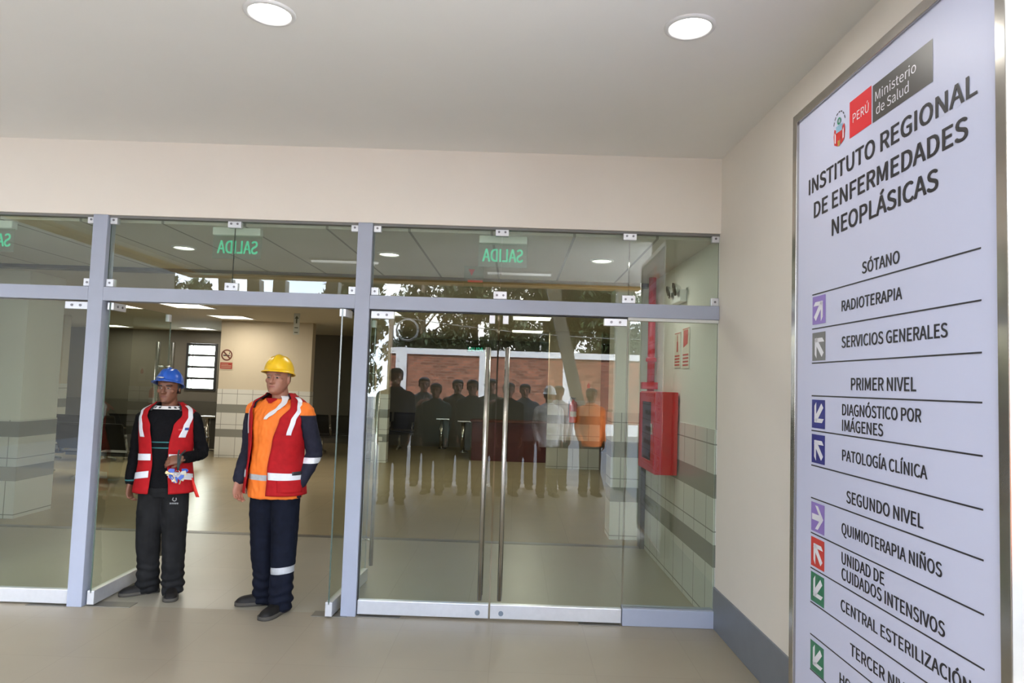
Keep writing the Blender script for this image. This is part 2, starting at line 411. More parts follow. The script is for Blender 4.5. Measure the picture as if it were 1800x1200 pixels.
# ------------------------------------------------------------------ facade frame
def post(name, x, label, d=0.105):
    bm = nb(); box(bm, (x, FY, 0), (x + 0.104, FY + d, HEAD + 0.005)); return struct(obj(name, bm, M_SILVER, bevel=0.003), label)
post('trim_5', -3.022, 'silver-grey post left of the open doorway')
post('trim_6', -1.146, 'silver-grey post right of the open doorway')
post('trim_7', -4.93, None)
bm = nb(); x1 = wall_x(FY) - 0.002
for a, b in ((-4.826, -3.022), (-2.918, -1.146), (-1.042, x1)):
    box(bm, (a, FY + 0.002, 2.108), (b, FY + 0.1, 2.205))
struct(obj('trim_8', bm, M_SILVER, bevel=0.003), 'silver-grey cross beam above the glass doors')
bm = nb(); box(bm, (0.775, FY + 0.004, 0), (x1, FY + 0.1, 0.117)); struct(obj('trim_9', bm, M_SILVER, bevel=0.004), 'silver-grey kerb under the fixed side pane')
bm = nb(); box(bm, (0.77, FY + 0.012, 2.085), (x1, FY + 0.06, 2.108)); struct(obj('trim_10', bm, mat('pale_alu', (0.62, 0.63, 0.6), 0.4), bevel=0.002), 'pale channel above the fixed side pane')
bm = nb(); box(bm, (-4.826, FY + 0.02, HEAD - 0.016), (x1, FY + 0.075, HEAD + 0.002)); struct(obj('trim_11', bm, mat('dark_channel', (0.18, 0.18, 0.175), 0.5)), 'thin dark channel along the top of the transom glass')

GY = FY + 0.045                  # glass plane
def pane(name, x0, x1, z0, z1, parent, y=0.0, th=0.010):
    bm = nb()
    fs = box(bm, (x0, y - th / 2, z0), (x1, y + th / 2, z1))
    for i in (0, 1, 3, 5): fs[i].material_index = 1
    return obj(name, bm, None, parent, mats=[M_GLASS, M_EDGE])
def clamp(x, z, parent, w=0.094, h=0.056, two=True):
    bm = nb(); box(bm, (x - w / 2, -0.022, z - h / 2), (x + w / 2, 0.022, z + h / 2))
    c = obj('clamp', bm, M_ALU, parent, bevel=0.003)
    bm = nb()
    for dx in ((-w * 0.24, w * 0.24) if two else (0,)):
        cyl(bm, (x + dx, -0.025, z), 0.008, 0.006, 14, axis='y')
    obj('screw', bm, mat('dark_screw', (0.2, 0.2, 0.22), 0.3, metal=0.8), c)
# transom panes: (x0, x1, label)
TR = [(-4.826, -3.93, None), (-3.925, -3.024, 'transom pane left of the first post'), (-2.916, -2.032, 'transom pane above the open doorway, left half'),
      (-2.028, -1.148, 'transom pane above the open doorway, right half'), (-1.04, -0.132, 'transom pane above the closed left leaf'),
      (-0.128, 0.772, 'transom pane above the closed right leaf'), (0.776, x1, 'narrow transom pane beside the side wall')]
for i, (a, b, lab) in enumerate(TR):
    wv = sthing('window_%d' % (i + 2), lab, (0, GY, 0))
    pane('pane', a, b, 2.205, HEAD - 0.012, wv)
    for z in (HEAD - 0.032, 2.236):
        last_at_wall = (i == len(TR) - 1)
        if i in (1, 3): clamp(b - 0.026, z, wv, 0.052, 0.056, False)
        elif last_at_wall: clamp(b - 0.026, z, wv, 0.052, 0.056, False)
        else: clamp(b + 0.002, z, wv)
        if i in (2, 4): clamp(a + 0.026, z, wv, 0.052, 0.056, False)
wv = sthing('window_9', 'fixed glass side pane between the doors and the side wall', (0, GY, 0))
pane('pane', 0.782, x1, 0.117, 2.09, wv)

# ------------------------------------------------------------------ glass door leaves
def leaf(name, width, hinge, label, hand_z=(0.146, 1.865), loc=(0, 0, 0), rotz=0.0, lock=True, tilt=0.0):
    """local x from the hinge side 0 to the free edge width (hinge=+1) or reversed (hinge=-1); front is -y"""
    d = sthing(name, label, loc, rotz)
    d.rotation_euler = (tilt, 0, rotz)
    s = hinge
    def X(a, b): return (min(s * a, s * b), max(s * a, s * b))
    xa, xb = X(0, width)
    pane('pane', xa, xb, 0.09, 2.098, d)
    bm = nb(); box(bm, (xa, -0.024, 0.012), (xb, 0.024, 0.106)); rl = obj('bottom_rail', bm, M_ALU, d, bevel=0.003)
    if lock:
        bm = nb(); c0 = s * (width - 0.075)
        cyl(bm, (c0, -0.03, 0.05), 0.017, 0.01, 20, axis='y'); box(bm, (c0 - 0.004, -0.034, 0.042), (c0 + 0.004, -0.028, 0.058))
        obj('lock', bm, mat('blue_grey_lock', (0.22, 0.27, 0.33), 0.3, metal=0.6), rl)
    bm = nb(); a, b = X(0.004, 0.165); box(bm, (a, -0.022, 2.045), (b, 0.022, 2.098)); h = obj('hinge_patch', bm, M_ALU, d, bevel=0.003)
    bm = nb()
    for q in (0.055, 0.115): cyl(bm, (s * q, -0.026, 2.072), 0.009, 0.006, 14, axis='y')
    obj('screw', bm, MATS.get('dark_screw') or M_DARKGAP, h)
    bm = nb(); a, b = X(width - 0.062, width - 0.022); box(bm, (a, -0.016, 2.035), (b, 0.016, 2.094)); obj('strike_patch', bm, M_ALU, d, bevel=0.002)
    z0, z1 = hand_z; hx = s * (width - 0.062)
    for sy in (-1, 1):
        bm = nb(); tube(bm, [(hx, sy * 0.062, z0), (hx, sy * 0.062, z1)], 0.016, 20)
        ho = obj('handle', bm, M_STEEL, d)
        bm = nb()
        for z in (z0 + 0.2, z1 - 0.2): tube(bm, [(hx, sy * 0.005, z), (hx, sy * 0.056, z)], 0.008, 12)
        obj('standoff', bm, M_STEEL, ho)
    return d
leaf('door_1', 0.898, 1, 'closed glass door leaf right of the second post', loc=(-1.036, GY, 0), tilt=0.0)
leaf('door_2', 0.898, -1, 'closed glass door leaf beside the fixed side pane', loc=(0.771, GY, 0), tilt=0.0)
leaf('door_3', 0.88, 1, 'open glass door leaf swung inward at the left post', loc=(-2.872, FY + 0.02, 0), rotz=math.radians(90.5), lock=False)
leaf('door_4', 0.88, -1, 'open glass door leaf swung inward at the right post', loc=(-1.215, FY - 0.05, 0), rotz=math.radians(-93.5), lock=False)
leaf('door_5', 0.895, -1, 'closed glass door leaf at the left edge of the photo', loc=(-3.03, GY, 0))
leaf('door_6', 0.895, 1, None, loc=(-4.82, GY, 0))
bm = nb(); box(bm, (-1.042, FY + .03, 2.099), (0.775, FY + .06, 2.109)); box(bm, (-1.043, FY + .03, 0), (-1.037, FY + .06, 2.1)); struct(obj('trim_12', bm, M_DARKGAP), 'dark strip painted for the shaded gap above and beside the closed leaves')  # dark strips stand in for the shade in the door gaps
# floor spring covers under the door pivots
def spring(x0, x1, y0, y1, label):
    bm = nb(); box(bm, (x0, y0, -0.005), (x1, y1, 0.003)); tag(obj('floor_spring_cover', bm, mat('dull_steel_plate', (0.20, 0.19, 0.165), 0.4, metal=0.5), bevel=0.001), label, 'floor plate', 'floor spring covers under the doors')
spring(-2.90, -2.60, FY + 0.02, FY + 0.13, 'dull metal floor plate at the foot of the open left leaf')
spring(-1.34, -1.10, FY - 0.02, FY + 0.09, 'dull metal floor plate at the foot of the open right leaf')
spring(-1.03, -0.74, GY - 0.05, GY + 0.05, 'dull metal floor plate under the closed left leaf')
spring(0.48, 0.76, GY - 0.05, GY + 0.05, 'dull metal floor plate under the closed right leaf')
spring(-3.30, -3.03, GY - 0.05, GY + 0.05, 'dull metal floor plate left of the first post')

# ================================================================== SIGN BOARD
STH = -PI / 2 + WANG
sx0 = Vector((1.35944, 3.39630, 0)) 
sign = thing('directory_sign', 'tall white directory board in a steel frame on the side wall', 'sign', sx0, STH)
SW, ST, SB = 1.452, 2.992, 0.10
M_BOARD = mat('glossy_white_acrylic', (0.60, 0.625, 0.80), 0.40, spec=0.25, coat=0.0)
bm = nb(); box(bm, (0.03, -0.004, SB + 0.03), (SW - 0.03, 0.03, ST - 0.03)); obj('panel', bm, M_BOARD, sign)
M_FRAME = mat('polished_steel_frame', (0.50, 0.48, 0.44), 0.18, metal=1.0, nscale=25, namt=0.03)
for (a, b) in (((0, SB), (0.045, ST)), ((SW - 0.045, SB), (SW, ST)), ((0.045, ST - 0.045), (SW - 0.045, ST)), ((0.045, SB), (SW - 0.045, SB + 0.045))):
    bm = nb(); box(bm, (a[0], -0.018, a[1]), (b[0], 0.068, b[1])); obj('frame', bm, M_FRAME, sign, bevel=0.003)
bm = nb(); box(bm, (0.02, 0.03, SB + 0.02), (SW - 0.02, 0.066, ST - 0.02)); obj('backing', bm, M_WHITE, sign)
YP = -0.0052
TX = [('INSTITUTO REGIONAL', .1565, 2.553, .0725, 1.160, .034), ('DE ENFERMEDADES', .2115, 2.430, .0735, 1.0615, .034), ('NEOPLÁSICAS', .3854, 2.310, .0735, .740, .034),
      ('SÓTANO', .6405, 2.102, .0470, .2613, .030), ('RADIOTERAPIA', .4761, 1.968, .0455, .4412, .030), ('SERVICIOS GENERALES', .4773, 1.814, .0475, .692, .030),
      ('PRIMER NIVEL', .556, 1.638, .0500, .4444, .030), ('DIAGNÓSTICO POR', .4842, 1.533, .0470, .5445, .030), ('IMÁGENES', .4847, 1.468, .0470, .3096, .030),
      ('PATOLOGÍA CLÍNICA', .4856, 1.346, .0455, .5747, .030), ('SEGUNDO NIVEL', .522, 1.179, .0490, .5157, .030), ('QUIMIOTERAPIA NIÑOS', .4831, 1.045, .0465, .6517, .030),
      ('UNIDAD DE', .484, .925, .0480, .3179, .030), ('CUIDADOS INTENSIVOS', .4845, .862, .0480, .6628, .030), ('CENTRAL ESTERILIZACIÓN', .4784, .735, .0465, .790, .030),
      ('TERCER NIVEL', .5558, .585, .0480, .45, .030), ('HOSPITALIZACIÓN', .4712, .436, .0480, .57, .030)]
for s, x, z, cap, wd_, bo in TX:
    lettering('lettering', s, x, z, cap, wd_, M_INK, sign, YP, bo)
for z in (2.073, 1.915, 1.758, 1.609, 1.4515, 1.2945, 1.148, .992, .836, .685, .544, .390):
    bm = nb(); flatshape(bm, [[(0.200, z - .0028), (1.326, z - .0028), (1.326, z + .0028), (0.200, z + .0028)]], YP); obj('rule_line', bm, M_INK, sign, recalc=False)
M_VIO = mat('violet_vinyl', (0.28, 0.19, 0.55), 0.35); M_GRY = mat('grey_vinyl', (0.17, 0.17, 0.175), 0.35); M_NAV = mat('navy_vinyl', (0.03, 0.035, 0.24), 0.35)
M_RDV = mat('red_vinyl', (0.62, 0.05, 0.04), 0.35); M_GRV = mat('green_vinyl', (0.03, 0.19, 0.105), 0.35); M_WHV = mat('white_vinyl', (0.78, 0.78, 0.84), 0.35)
def arrow(x, z, ang, m):
    """coloured square tile with a white arrow pointing at ang degrees from east"""
    s = 0.128
    bm = nb(); flatshape(bm, [[(x, z), (x + s, z), (x + s, z + s), (x, z + s)]], YP); a = obj('arrow_tile', bm, m, sign, recalc=False)
    c = Vector((x + s / 2, z + s / 2)); q = math.radians(ang)
    def T(p): return (c.x + p[0] * math.cos(q) - p[1] * math.sin(q), c.y + p[0] * math.sin(q) + p[1] * math.cos(q))
    h = .0135; tip = .054; arm = .052; k = .021
    bm = nb()
    flatshape(bm, [[T(p) for p in ((tip, 0), (tip - arm, arm), (tip - arm - k * 1.25, arm), (tip - k * 1.25, 0))],
                   [T(p) for p in ((tip - k * 1.25, 0), (tip - arm - k * 1.25, -arm), (tip - arm, -arm), (tip, 0))],
                   [T(p) for p in ((-.055, -h), (tip - .01, -h), (tip - .01, h), (-.055, h))]], YP - 0.0006)
    obj('arrow_mark', bm, M_WHV, a, recalc=False)
for z, ang, m in ((1.934, 45, M_VIO), (1.768, 135, M_GRY), (1.464, 225, M_NAV), (1.308, 135, M_NAV), (1.004, 0, M_VIO), (.849, 135, M_RDV), (.694, 225, M_GRV), (.394, 225, M_GRV)):
    arrow(0.204, z, ang, m)
# ministry logo blocks
bm = nb(); flatshape(bm, [[(.538, 2.690), (.709, 2.690), (.709, 2.8455), (.538, 2.8455)]], YP); o = obj('logo_block', bm, mat('bright_red_vinyl', (0.75, 0.03, 0.04), 0.35), sign, recalc=False)
lettering('lettering', 'PERÚ', .565, 2.748, .037, .125, M_WHV, o, YP - .0006, 0)
bm = nb(); flatshape(bm, [[(.718, 2.688), (1.098, 2.688), (1.098, 2.838), (.718, 2.838)]], YP); o = obj('logo_block', bm, mat('dark_grey_vinyl', (0.075, 0.07, 0.065), 0.35), sign, recalc=False)
lettering('lettering', 'Ministerio', .738, 2.767, .038, .266, M_WHV, o, YP - .0006, 0)
lettering('lettering', 'de Salud', .744, 2.712, .038, .216, M_WHV, o, YP - .0006, 0)
# coat of arms: arched text, ring wreath, shield, flags
cx, cz = .450, 2.765
bm = nb()
arc = [(cx + math.cos(a) * .056, cz + .006 + math.sin(a) * .074) for a in [math.radians(20 + 140 * i / 20) for i in range(21)]]
arc2 = [(cx + math.cos(a) * .050, cz + .006 + math.sin(a) * .068) for a in [math.radians(20 + 140 * i / 20) for i in range(21)]]
for i in range(20):
    if i % 3 != 2: flatshape(bm, [[arc[i], arc[i + 1], arc2[i + 1], arc2[i]]], YP)
cr_ = obj('crest', bm, M_INK, sign, recalc=False)
def crest_part(name, polys, m, dy):
    bm = nb(); flatshape(bm, polys, YP - dy); return obj(name, bm, m, cr_, recalc=False)
M_CRR = mat('crest_red', (0.6, 0.03, 0.03), 0.35); M_CRG = mat('crest_green', (0.05, 0.28, 0.16), 0.35); M_CRB = mat('crest_blue', (0.25, 0.45, 0.6), 0.35); M_CRY = mat('crest_gold', (0.5, 0.33, 0.08), 0.35)
for sgn in (-1, 1):
    fl = [(sgn * .012, -.005), (sgn * .044, .012), (sgn * .050, -.02), (sgn * .044, -.058), (sgn * .012, -.072)]
    crest_part('crest_flag', [[(cx + a, cz + b) for a, b in (fl if sgn > 0 else reversed(fl))]], M_CRR, .0006)
    fl = [(sgn * .030, -.016), (sgn * .040, -.004), (sgn * .040, -.050), (sgn * .030, -.054)]
    crest_part('crest_flag', [[(cx + a, cz + b) for a, b in (fl if sgn > 0 else reversed(fl))]], M_WHV, .0010)
sh = [(-.027, .018), (-.027, -.03), (0, -.055), (.027, -.03), (.027, .018)]
crest_part('crest_shield', [[(cx + a, cz + b) for a, b in reversed(sh)]], M_CRB, .0014)
crest_part('crest_shield', [[(cx + a, cz + b) for a, b in ((-.027, -.012), (-.027, -.03), (0, -.055), (.027, -.03), (.027, -.012))][::1]], M_CRR, .0018)
crest_part('crest_shield', [[(cx - .012, cz - .05), (cx + .012, cz - .05), (cx + .006, cz - .075), (cx - .006, cz - .075)]], M_CRY, .0022)
bm = nb()
for i in range(16):
    a, b = 2 * PI * i / 16, 2 * PI * (i + 1) / 16
    flatshape(bm, [[(cx + math.cos(q) * r, cz + .036 + math.sin(q) * r) for q, r in ((a, .009), (a, .016), (b, .016), (b, .009))]], YP - .0018)
obj('crest_wreath', bm, M_CRG, cr_, recalc=False)

# ================================================================== LAMPS
def downlight(x, y, z, r, label, energy, group, col=(1.0, 0.96, 0.9)):
    t_ = thing('downlight', label, 'ceiling light', (x, y, z), 0, group)
    bm = nb(); lathe(bm, [(r * 0.82, 0.02), (r * 0.82, -0.004), (r * 0.86, -0.012), (r, -0.008), (r * 1.02, 0.0), (r * 1.02, 0.02)], n=40); obj('trim_ring', bm, mat('white_lamp_ring', (0.72, 0.72, 0.72), 0.35), t_)
    bm = nb(); lathe(bm, [(r * 0.02, -0.003), (r * 0.6, -0.004), (r * 0.83, -0.002), (r * 0.83, 0.015)], n=40); obj('diffuser', bm, M_LAMP, t_)
    arealight('lamp', (0, 0, -0.03), r * 1.6, energy, col, t_, shape='DISK')
downlight(-1.161, 3.017, CEIL, 0.112, 'round downlight in the porch ceiling, left one', 3, 'round downlights in the porch ceiling')
downlight(0.733, 3.035, CEIL, 0.112, 'round downlight in the porch ceiling, near the side wall', 3, 'round downlights in the porch ceiling')
for x, lab in ((-4.64, 'round downlight inside the lobby beyond the left bay'), (-2.876, 'round downlight inside, above the open doorway'), (-1.116, 'round downlight inside, right of the second post'), (0.70, 'round downlight inside, nearest the red pipe')):
    downlight(x, 5.855, INCEIL, 0.10, lab, 4.5, 'round downlights inside the lobby')
def panel(x, y, label, energy=12):
    t_ = thing('ceiling_panel_light', label, 'ceiling light', (x, y, INCEIL - 0.01), 0, 'square panel lights in the hall ceiling')
    bm = nb()
    for a, b in (((-.33, -.33), (.33, -.30)), ((-.33, .30), (.33, .33)), ((-.33, -.30), (-.30, .30)), ((.30, -.30), (.33, .30))): box(bm, (*a, -.012), (*b, .02))
    obj('frame', bm, M_WHITE, t_)
    bm = nb(); box(bm, (-.30, -.30, -.006), (.30, .30, .01)); obj('diffuser', bm, M_PANEL, t_)
    arealight('lamp', (0, 0, -0.03), .58, energy, (1.0, 0.90, 0.74), t_)
for x, y, lab in ((-5.22, 10.86, 'square ceiling panel light seen above the blue helmet'), (-5.29, 12.75, 'square ceiling panel light nearest the beige back wall'), (-7.55, 16.3, 'square ceiling panel light above the barred window'),
                  (-9.6, 16.3, 'square ceiling panel light in the far left corner'), (-6.6, 11.2, 'square ceiling panel light behind the open left leaf'), (0.225, 11.1, 'nearer of two ceiling panel lights above the reception desk'), (0.20, 13.9, 'farther of two ceiling panel lights above the reception desk'),
                  (-2.2, 11.0, 'square ceiling panel light behind the second post'), (-8.6, 10.8, 'square ceiling panel light over the waiting benches')):
    panel(x, y, lab)

# ================================================================== LOBBY FITTINGS
M_ACR = glass_mat('clear_acrylic', (0.80, 0.86, 0.82), 0.07)
M_EXIT = mat('green_exit_print', (0.03, 0.50, 0.32), 0.4, emit=(0.05, 0.75, 0.45), es=0.45)
for i, (x, lab) in enumerate(((-3.90, 'clear exit sign hanging behind the left transom'), (-2.075, 'clear exit sign hanging behind the transom over the open doorway'), (-0.125, 'clear exit sign hanging behind the transom over the closed doors'))):
    t_ = thing('exit_sign', lab, 'exit sign', (x, 5.02, INCEIL), PI, 'hanging exit signs')
    bm = nb(); box(bm, (-.175, -.03, -.055), (.175, .03, 0)); obj('housing', bm, mat('pale_green_housing', (0.70, 0.76, 0.72), 0.4), t_, bevel=.004)
    bm = nb(); box(bm, (-.178, -.004, -.225), (.178, .004, -.055)); obj('acrylic_panel', bm, M_ACR, t_)
    lettering('lettering', 'SALIDA', -.150, -.185, .095, .30, M_EXIT, t_, -.0052, .022)
# fire hose cabinet on the right wall (local frame of the wall)
def on_wall(u, z): return Vector((wall_x(u), u, z))
cab = thing('hose_cabinet', 'red fire hose cabinet on the tiled wall behind the side pane', 'cabinet', (1.376, 5.83, 0.90), WANG - PI / 2)
bm = nb(); box(bm, (-0.62, -0.20, 0), (0, -0.01, 0.69)); obj('body', bm, M_RED, cab, bevel=.004)
bm = nb()
for a, b in (((-.61, .01), (-.01, .10)), ((-.61, .60), (-.01, .68)), ((-.61, .10), (-.50, .60)), ((-.12, .10), (-.01, .60))): box(bm, (a[0], -.212, a[1]), (b[0], -.20, b[1]))
dr = obj('door', bm, M_RED, cab, bevel=.002)
bm = nb(); box(bm, (-.50, -.207, .10), (-.12, -.201, .60)); obj('door_glass', bm, mat('dark_cabinet_glass', (0.035, 0.028, 0.02), 0.08), dr)
bm = nb(); box(bm, (-.07, -.228, .33), (-.045, -.212, .42)); obj('latch', bm, M_STEEL, dr, bevel=.002)
pp = thing('sprinkler_riser', 'red riser pipe with a bracket above the hose cabinet', 'pipe', (1.30, 6.70, 1.45), 0)
bm = nb(); tube(bm, [(0, 0, 0), (0, 0, INCEIL - 1.45)], .036, 20); obj('pipe', bm, M_RED, pp)
bm = nb(); lathe(bm, [(.040, 0), (.052, .008), (.052, .035), (.040, .045)], (0, 0, .42), 24); obj('coupling', bm, M_RED, pp)
bm = nb(); box(bm, (-.09, -.045, .16), (.06, -.03, .225)); box(bm, (-.09, -.03, .16), (-.075, .04, .225)); obj('bracket', bm, M_RED, pp, bevel=.003)
# safety posters on the right wall
def poster(name, u, z0, w_, h_, label, kind, cat='sign'):
    p = on_wall(u, z0)
    t_ = thing(name, label, cat, (p.x - 0.002, p.y, p.z), STH, 'safety posters by the riser pipe')
    bm = nb(); box(bm, (0, -.006, 0), (w_, 0, h_)); obj('board', bm, mat('cream_poster', (0.72, 0.68, 0.58), 0.5), t_)
    bm = nb()
    if kind == 'ext':
        flatshape(bm, [[(w_ * .4, h_ * .45), (w_ * .62, h_ * .45), (w_ * .62, h_ * .72), (w_ * .56, h_ * .76), (w_ * .56, h_ * .93), (w_ * .46, h_ * .93), (w_ * .46, h_ * .76), (w_ * .4, h_ * .72)]], -.0072)
    else:
        flatshape(bm, [[(w_ * .15, h_ * .52), (w_ * .8, h_ * .6), (w_ * .85, h_ * .95), (w_ * .15, h_ * .95)]], -.0072)
    obj('pictogram', bm, M_RDV, t_, recalc=False)
    bm = nb(); flatshape(bm, [[(w_ * .08, h_ * (.06 + .085 * k)), (w_ * .92, h_ * (.06 + .085 * k)), (w_ * .92, h_ * (.10 + .085 * k)), (w_ * .08, h_ * (.10 + .085 * k))] for k in range(4)] +
              [[(w_ * .02, h_ * .97), (w_ * .98, h_ * .97), (w_ * .98, h_ * .99), (w_ * .02, h_ * .99)]], -.0072)
    obj('bars', bm, M_RDV, t_, recalc=False)
poster('safety_poster', 6.02, 1.80, .19, .30, 'cream poster with a thin red extinguisher, nearer the riser pipe', 'ext')
poster('safety_poster', 5.76, 1.79, .20, .33, 'cream poster with a solid red block, nearer the doors', 'hose')
# emergency light
p = on_wall(5.80, 2.34)
em = thing('emergency_light', 'white twin-head emergency light high on the inside wall', 'emergency light', (p.x - .002, p.y, p.z), STH)
bm = nb(); box(bm, (-.13, -.06, 0), (.13, 0, .10)); obj('case', bm, M_WHITE, em, bevel=.008)
for sx in (-.10, .10):
    bm = nb(); lathe(bm, [(.012, 0), (.03, .015), (.052, .05), (.055, .058), (.045, .052)], n=24)
    bm.transform(Matrix.Translation((sx, -.045, .115)) @ Matrix.Rotation(math.radians(105), 4, 'X'))
    obj('lamp_head', bm, mat('chrome_reflector', (0.75, 0.76, 0.76), 0.12, metal=1.0), em)
# fire extinguisher
ex = thing('fire_extinguisher', 'red fire extinguisher hung on the beige wall at the back', 'fire extinguisher', (1.13, 13.50, 0.90))
bm = nb(); lathe(bm, [(.02, 0), (.075, .005), (.08, .03), (.08, .34), (.06, .40), (.025, .42), (.022, .45)], n=24); obj('cylinder', bm, M_RED, ex)
bm = nb(); tube(bm, [(.0, 0, .45), (-.05, -.01, .49), (-.085, -.01, .40), (-.09, -.01, .18), (-.09, -.01, .10)], .014, 10); obj('hose', bm, M_BLACK, ex)
bm = nb(); box(bm, (-.03, -.02, .44), (.03, .02, .47)); box(bm, (-.06, -.012, .475), (.05, .012, .487)); obj('valve_handle', bm, M_BLACK, ex, bevel=.003)
bm = nb(); ring_loft(bm, [[Vector((math.sin(a) * .0815, -math.cos(a) * .0815, z)) for a in [math.radians(-50 + 10 * i) for i in range(11)]] for z in (.12, .22)], cap=False, closed=False); obj('label_plate', bm, M_WHITE, ex)
bm = nb(); box(bm, (-.02, .075, .30), (.02, .10, .36)); obj('wall_bracket', bm, M_BLACK, ex)
bm = nb(); box(bm, (0, -.004, 0), (.13, 0, .30)); sg = tag(obj('extinguisher_sign', bm, mat('pale_sign', (0.7, 0.62, 0.5), 0.5), loc=(1.36, 13.594, 1.42)), 'small pale sign with a red flame on the back wall', 'sign')
bm = nb(); flatshape(bm, [[(.04, .16), (.09, .16), (.095, .21), (.065, .27), (.035, .21)]], -.006); obj('flame_mark', bm, M_RDV, sg, recalc=False)
# no smoking sign
ns = thing('no_smoking_sign', 'no smoking sign with a red panel on the beige back wall', 'sign', (-5.70, 13.592, 1.73))
bm = nb(); box(bm, (-.13, -.004, -.02), (.13, 0, .40)); obj('board', bm, mat('cream_sign', (0.60, 0.53, 0.41), 0.5), ns)
bm = nb()
for i in range(28):
    a, b = 2 * PI * i / 28, 2 * PI * (i + 1) / 28
    flatshape(bm, [[(math.cos(q) * r, .265 + math.sin(q) * r) for q, r in ((a, .085), (a, .112), (b, .112), (b, .085))]], -.006)
flatshape(bm, [[(-.080, .325), (.060, .185), (.080, .205), (-.060, .345)]], -.0062)
obj('ban_ring', bm, mat('brown_red_print', (0.12, 0.03, 0.02), 0.5), ns, recalc=False)
bm = nb(); flatshape(bm, [[(-.07, .245), (.05, .245), (.05, .27), (-.07, .27)], [(.055, .245), (.07, .245), (.07, .27), (.055, .27)], [(.04, .285), (.055, .285), (.06, .32), (.045, .32)]], -.0055); obj('cigarette_mark', bm, M_INK, ns, recalc=False)
bm = nb(); flatshape(bm, [[(-.12, -.005), (.12, -.005), (.12, .12), (-.12, .12)]], -.006); rp = obj('red_panel', bm, mat('dull_red_print', (0.33, 0.045, 0.03)), ns, recalc=False)
bm = nb(); flatshape(bm, [[(-.10 + .0 * k, .02 + .03 * k), (.10 - .06 * (k == 2), .02 + .03 * k), (.10 - .06 * (k == 2), .032 + .03 * k), (-.10, .032 + .03 * k)] for k in range(3)], -.0068); obj('bars', bm, mat('pale_print', (0.5, 0.33, 0.25), 0.5), rp, recalc=False)
# square white sign on the left
ck = thing('arrow_notice', 'small white square notice on the beige wall at the left', 'sign', (-9.22, 13.592, 1.50))
bm = nb(); box(bm, (-.12, -.006, -.02), (.12, 0, .27)); obj('board', bm, mat('notice_white', (0.70, 0.68, 0.62), 0.5), ck)
bm = nb(); flatshape(bm, [[(.02, .06), (.05, .06), (.07, .21), (.045, .21)], [(-.05, .12), (.02, .06), (.03, .09), (-.04, .145)]], -.008); obj('hand_mark', bm, M_GRY, ck, recalc=False)
# pendant arrow sign, hanging red sign, blue banner
pd = thing('pendant_sign', 'narrow white sign with an arrow hanging from the hall ceiling', 'sign', (-3.72, 11.6, INCEIL - .01))
bm = nb(); box(bm, (-.05, -.006, -.36), (.05, .006, -.0)); obj('panel', bm, mat('pale_pendant', (0.55, 0.56, 0.50), 0.4), pd)
bm = nb(); flatshape(bm, [[(-.012, -.17), (.012, -.17), (.012, -.09), (-.012, -.09)], [(-.035, -.09), (.035, -.09), (0, -.04)], [(-.03, -.25), (.03, -.25), (.03, -.235), (-.03, -.235)], [(-.03, -.33), (.03, -.33), (.03, -.315), (-.03, -.315)]], -.008); obj('arrow_mark', bm, mat('dark_green_print', (0.08, 0.09, 0.06), 0.5), pd, recalc=False)
hs = thing('hanging_arrow_sign', 'small clear sign with a red arrow hanging behind the transom', 'sign', (-0.42, 6.35, INCEIL))
bm = nb(); box(bm, (-.09, -.003, -.20), (.09, .003, 0)); obj('panel', bm, M_ACR, hs)
bm = nb(); flatshape(bm, [[(-.05, -.03), (-.02, -.09), (.01, -.03)], [(-.055, -.15), (.085, -.15), (.085, -.13), (-.055, -.13)]], -.005); obj('arrow_mark', bm, M_RDV, hs, recalc=False)
bn = thing('hanging_banner', 'dark banner with a blue lower end hanging near the right open leaf', 'banner', (-1.98, 8.6, INCEIL - .01))
bm = nb(); box(bm, (-.10, -.006, -.28), (.10, .006, 0)); obj('upper_cloth', bm, mat('dark_cloth', (0.02, 0.022, 0.035), 0.7), bn)
bm = nb(); box(bm, (-.06, -.008, -.47), (.10, .008, -.28)); obj('lower_cloth', bm, mat('blue_cloth', (0.02, 0.035, 0.22), 0.6), bn)
# green exit sign far right
g = thing('exit_sign', 'small lit green exit sign in the dark corridor at the back right', 'exit sign', (1.95, 17.268, 2.05))
bm = nb(); box(bm, (-.16, -.03, 0), (.16, .03, .13)); obj('housing', bm, mat('dark_housing', (0.05, 0.08, 0.06), 0.5), g)
lettering('lettering', 'SALIDA', -.13, .03, .07, .26, M_EXIT, g, -.032, .01)
g2 = thing('exit_sign', 'lit green exit sign on the header above the reception desk', 'exit sign', (-1.03, 17.268, 2.36))
bm = nb(); box(bm, (-.22, -.03, 0), (.22, .03, .16)); obj('housing', bm, mat('dark_housing', (0.05, 0.08, 0.06), 0.5), g2)
lettering('lettering', 'SALIDA', -.19, .035, .09, .38, M_EXIT, g2, -.032, .01)

# reception desk
M_DESK = mat('dark_red_laminate', (0.085, 0.014, 0.012), 0.3, nscale=4, namt=0.2)
ds = thing('reception_desk', 'dark red reception desk at the back behind the closed doors', 'desk', (0, 14.5, 0))
bm = nb(); box(bm, (-.88, 0, 0), (.68, .05, .80)); obj('front_panel', bm, M_DESK, ds, bevel=.004)
bm = nb(); box(bm, (.63, .05, 0), (.68, 1.2, .80)); box(bm, (-.88, .05, 0), (-.83, 1.2, .80)); obj('side_panel', bm, M_DESK, ds)
bm = nb(); box(bm, (-.92, -.05, .80), (.72, .55, .84)); obj('desk_top', bm, mat('desk_top_wood', (0.10, 0.03, 0.02), 0.25), ds, bevel=.005)
bm = nb(); box(bm, (-.15, -.012, .06), (-.13, 0, .76)); obj('panel_seam', bm, M_BLACK, ds)
